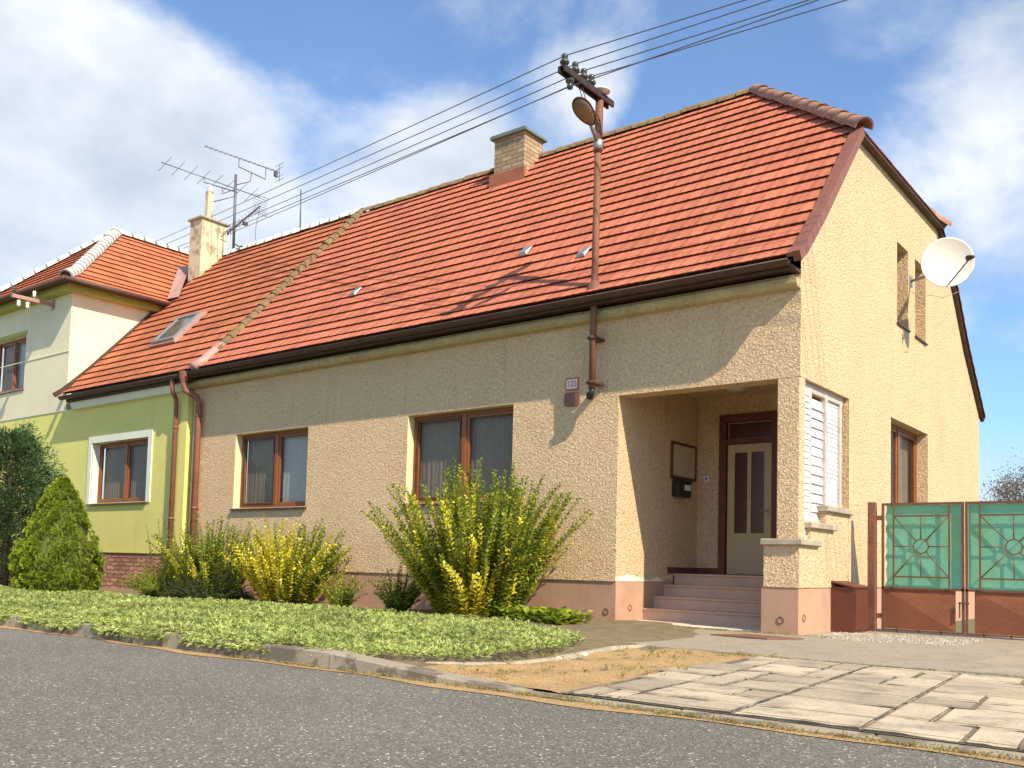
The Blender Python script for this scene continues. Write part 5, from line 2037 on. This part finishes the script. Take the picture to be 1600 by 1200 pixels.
# bare tree behind the gate
def bare_tree():
    r_ = random.Random(41)
    root = thing('bare_tree', 'bare twiggy treetop behind the green gate at the right edge', 'tree', (0.6, 17.0, 0))
    tr = MB()
    tw = []

    def grow(p, d, L, r, lev):
        m_ = 4
        pts = [p]
        for k in range(m_):
            d = (d + Vector((r_.uniform(-.35, .35), r_.uniform(-.35, .35), r_.uniform(-.12, .22)))).normalized()
            p = p + d * L / m_
            pts.append(p)
        tr.tube(pts, [r * (1 - 0.45 * k / m_) for k in range(m_ + 1)], 6 if lev < 2 else 3, cap=False)
        if lev < 5:
            for k in range(3 if lev else 6):
                q_ = pts[r_.randint(2, m_)]
                nd = (d * 0.6 + Vector((r_.uniform(-1, 1), r_.uniform(-1, 1), r_.uniform(-.1, .8)))).normalized()
                grow(q_, nd, L * r_.uniform(0.55, 0.8), r * 0.52, lev + 1)
        else:
            tw.append(p)
    for (x, y, s_) in ((0.2, 17.0, 1.0), (1.9, 17.8, 1.05), (-0.9, 18.5, 0.95), (-0.2, 16.2, 0.92)):
        grow(Vector((x, y, 0)), Vector((0, 0, 1)), 1.75 * s_, 0.09, 0)
    tr.build('branches', M['twig'], root)
    P = [q_ + Vector((r_.gauss(0, .11), r_.gauss(0, .11), r_.gauss(0, .11))) for q_ in tw for _ in range(9)]
    D = [(r_.gauss(0, 1), r_.gauss(0, 1), r_.gauss(0, 1)) for _ in P]
    N = [(r_.gauss(0, 1), r_.gauss(0, 1), r_.gauss(0, 1)) for _ in P]
    leaf_mesh('leaves', P, D, N, 0.05, 0.03, mat('dry_leaf', (0.16, 0.11, 0.07), 0.8), None, root)


bare_tree()


# ground cover
def ground_cover():
    def inside(x, y):
        xr = np.interp(y, [-6.1, -5.7, -5.2, -4.5, -3.8, -3.0, -2.5, -2.2], [-0.95, -0.68, -0.30, -0.36, -0.55, -0.95, -2.0, -3.3])
        yb = np.interp(x, [-34, -12, -9, -6, -4, -2.4, -0.5], [-2.9, -2.9, -2.4, -2.1, -1.9, -2.1, -2.9])
        wob = 0.07 * np.sin(x * 5.1) + 0.05 * np.sin(x * 11.7 + 1)
        return (x < xr + 0.05 * np.sin(y * 9)) & (y < yb + wob) & (y > -6.17 + 0.05 * np.sin(x * 4.3) + 0.06 * np.sin(x * 9.1 + 2) - 0.08 * (x < -1.9))
    N1 = 46000
    xs = np.concatenate([rng.uniform(-7.5, 0, N1), rng.uniform(-14, -7.5, 20000), rng.uniform(-30, -14, 7000)])
    ys = rng.uniform(-6.3, -1.8, len(xs))
    xs = np.concatenate([xs, rng.uniform(-9, -1.2, 9000)])
    ys = np.concatenate([ys, rng.uniform(-6.22, -6.0, 9000)])
    k = inside(xs, ys)
    xs, ys = xs[k], ys[k]
    hump = 0.5 + 0.25 * np.sin(xs * 2.3 + 1.1 * np.sin(ys * 2.0)) + 0.25 * np.sin(ys * 3.7 + xs * 1.3)
    edge = np.clip((ys + 6.2) / 0.35, 0, 1)
    zs = 0.055 + 0.06 * hump * edge + 0.015 * edge + rng.uniform(0, 0.05, len(xs))
    zs = np.where(ys < -5.98, 0.125 + rng.uniform(0, 0.05, len(xs)), zs)
    zs = np.where(ys < -6.17, rng.uniform(0.09, 0.15, len(xs)), zs)
    n = len(xs)
    az = rng.uniform(0, 2 * np.pi, n)
    el = rng.uniform(-0.15, 0.75, n)
    el = np.where(ys < -6.12, rng.uniform(-0.9, 0.2, n), el)
    # each plant spray: a spine of leaflets
    P, D, Nn, L, Wd = [], [], [], [], []
    dirs = np.stack([np.cos(az) * np.cos(el), np.sin(az) * np.cos(el), np.sin(el)], 1)
    side = np.stack([-np.sin(az), np.cos(az), np.zeros(n)], 1)
    base = np.stack([xs, ys, zs - 0.02], 1)
    ln = rng.uniform(0.032, 0.066, n)
    for j, (t, s_) in enumerate(((0.0, 0.0), (0.2, 1.0), (0.2, -1.0), (0.5, 0.9), (0.5, -0.9))):
        b_ = base + dirs * (ln * t)[:, None]
        d_ = dirs + side * s_ * 0.8 + rng.normal(0, 0.15, (n, 3))
        P.append(b_)
        D.append(d_)
        up = np.cross(side, dirs) + rng.normal(0, 0.25, (n, 3))
        Nn.append(up)
        L.append(ln * (1.0 if s_ == 0 else 0.55))
        Wd.append(ln * (0.16 if s_ == 0 else 0.15))
    o = leaf_mesh('ground_cover', np.concatenate(P), np.concatenate(D), np.concatenate(Nn), np.concatenate(L), np.concatenate(Wd), M['leaf_cover'])
    struct(o, 'stuff')


ground_cover()
g = MB()
vs, fs = [], []
nx, ny = 260, 40
for i in range(nx + 1):
    for j in range(ny + 1):
        x = -30 + 29.05 * i / nx
        y0_ = -6.02
        y1_ = np.interp(x, [-30, -12, -9, -6, -4, -2.4, -0.6], [-2.95, -2.95, -2.5, -2.2, -2.0, -2.25, -3.4])
        y1_ = min(y1_, np.interp(x, [-3.5, -2.3, -1.3, -0.9], [-2.3, -2.7, -3.4, -4.4]))
        y = y0_ + (y1_ - y0_) * j / ny
        h_ = 0.5 + 0.25 * math.sin(x * 2.3 + 1.1 * math.sin(y * 2.0)) + 0.25 * math.sin(y * 3.7 + x * 1.3)
        e_ = min(1, j / 4, (ny - j) / 3, (nx - i) / 6)
        vs.append((x, y, 0.025 + (0.04 + 0.05 * h_) * e_))
for i in range(nx):
    for j in range(ny):
        a = i * (ny + 1) + j
        fs.append((a, a + ny + 1, a + ny + 2, a + 1))
g.add(vs, fs, 0, True)
struct(g.build('ground_cover_mat', mat('cover_undergrowth', (0.13, 0.155, 0.04), 0.95, var=0.3, vscale=9, var2=0.4, v2scale=45, bump=1.0, bscale=40, bdist=0.03)), 'stuff')


# dry grass tufts on the dirt and along joints
def tufts():
    P, D, N, L, Wd = [], [], [], [], []
    r_ = random.Random(77)
    spots = []
    for i in range(340):
        y = r_.uniform(-5.9, -2.75)
        x = r_.uniform(-0.5, 0.95)
        if math.sin(x * 5 + 1) * math.sin(y * 3.1) + r_.uniform(-.8, .8) > 0.25:
            spots.append((x, y, 0.02, r_.uniform(0.012, 0.045)))
    for i in range(130):
        spots.append((r_.uniform(-2.7, 0.4), -0.02 - abs(r_.gauss(0, 0.10)), 0.03, 0.025))
    for i in range(200):
        spots.append((r_.uniform(-2, 4.0), -6.21 + r_.gauss(0, 0.02), 0.01, 0.02))
    for i in range(140):
        x = r_.uniform(0.4, 4)
        spots.append((x, -2.92 + r_.gauss(0, 0.025), 0.02, 0.02))
    for (x, y, z, h) in spots:
        for k in range(9):
            az = r_.uniform(0, 6.28)
            P.append((x + r_.gauss(0, .02), y + r_.gauss(0, .02), z))
            D.append((math.cos(az), math.sin(az), r_.uniform(0.6, 1.6)))
            N.append((math.sin(az), -math.cos(az), 0.2))
            L.append(h * r_.uniform(0.6, 1.5))
            Wd.append(0.006)
    struct(leaf_mesh('dry_grass', P, D, N, L, Wd, M['grass_dry']), 'stuff')


tufts()
# steel cover plate lying on the apron, and a few loose stones
q = MB()
q.add([(-0.62, -0.98, 0.034), (0.05, -1.02, 0.034), (0.30, -0.62, 0.034), (-0.35, -0.55, 0.034),
       (-0.62, -0.98, 0.046), (0.05, -1.02, 0.046), (0.30, -0.62, 0.046), (-0.35, -0.55, 0.046)],
      [(4, 5, 6, 7), (0, 1, 5, 4), (1, 2, 6, 5), (2, 3, 7, 6), (3, 0, 4, 7)])
tag(q.build('cover_plate', M['sign_brown']), 'flat brown metal cover plate lying on the apron before the porch corner', 'cover plate')
random.seed(55)
for i, (x, y, s_) in enumerate(((-0.33, -4.05, 0.035), (-0.27, -4.5, 0.03))):
    bm = bmesh.new()
    bmesh.ops.create_icosphere(bm, subdivisions=2, radius=s_)
    for v in bm.verts:
        v.co *= random.uniform(0.8, 1.15)
        v.co.z *= 0.6
    me = bpy.data.meshes.new('stone')
    bm.to_mesh(me)
    bm.free()
    me.materials.append(M['stone_edge'])
    o = bpy.data.objects.new('stone', me)
    COL.objects.link(o)
    o.location = (x + 0.09, y, 0.03)
    tag(o, ('pale loose stone beside the bed edging, the one nearer the house', 'small loose stone beside the bed edging, the one nearer the road')[i], 'stone', 'loose stones by the bed edging')
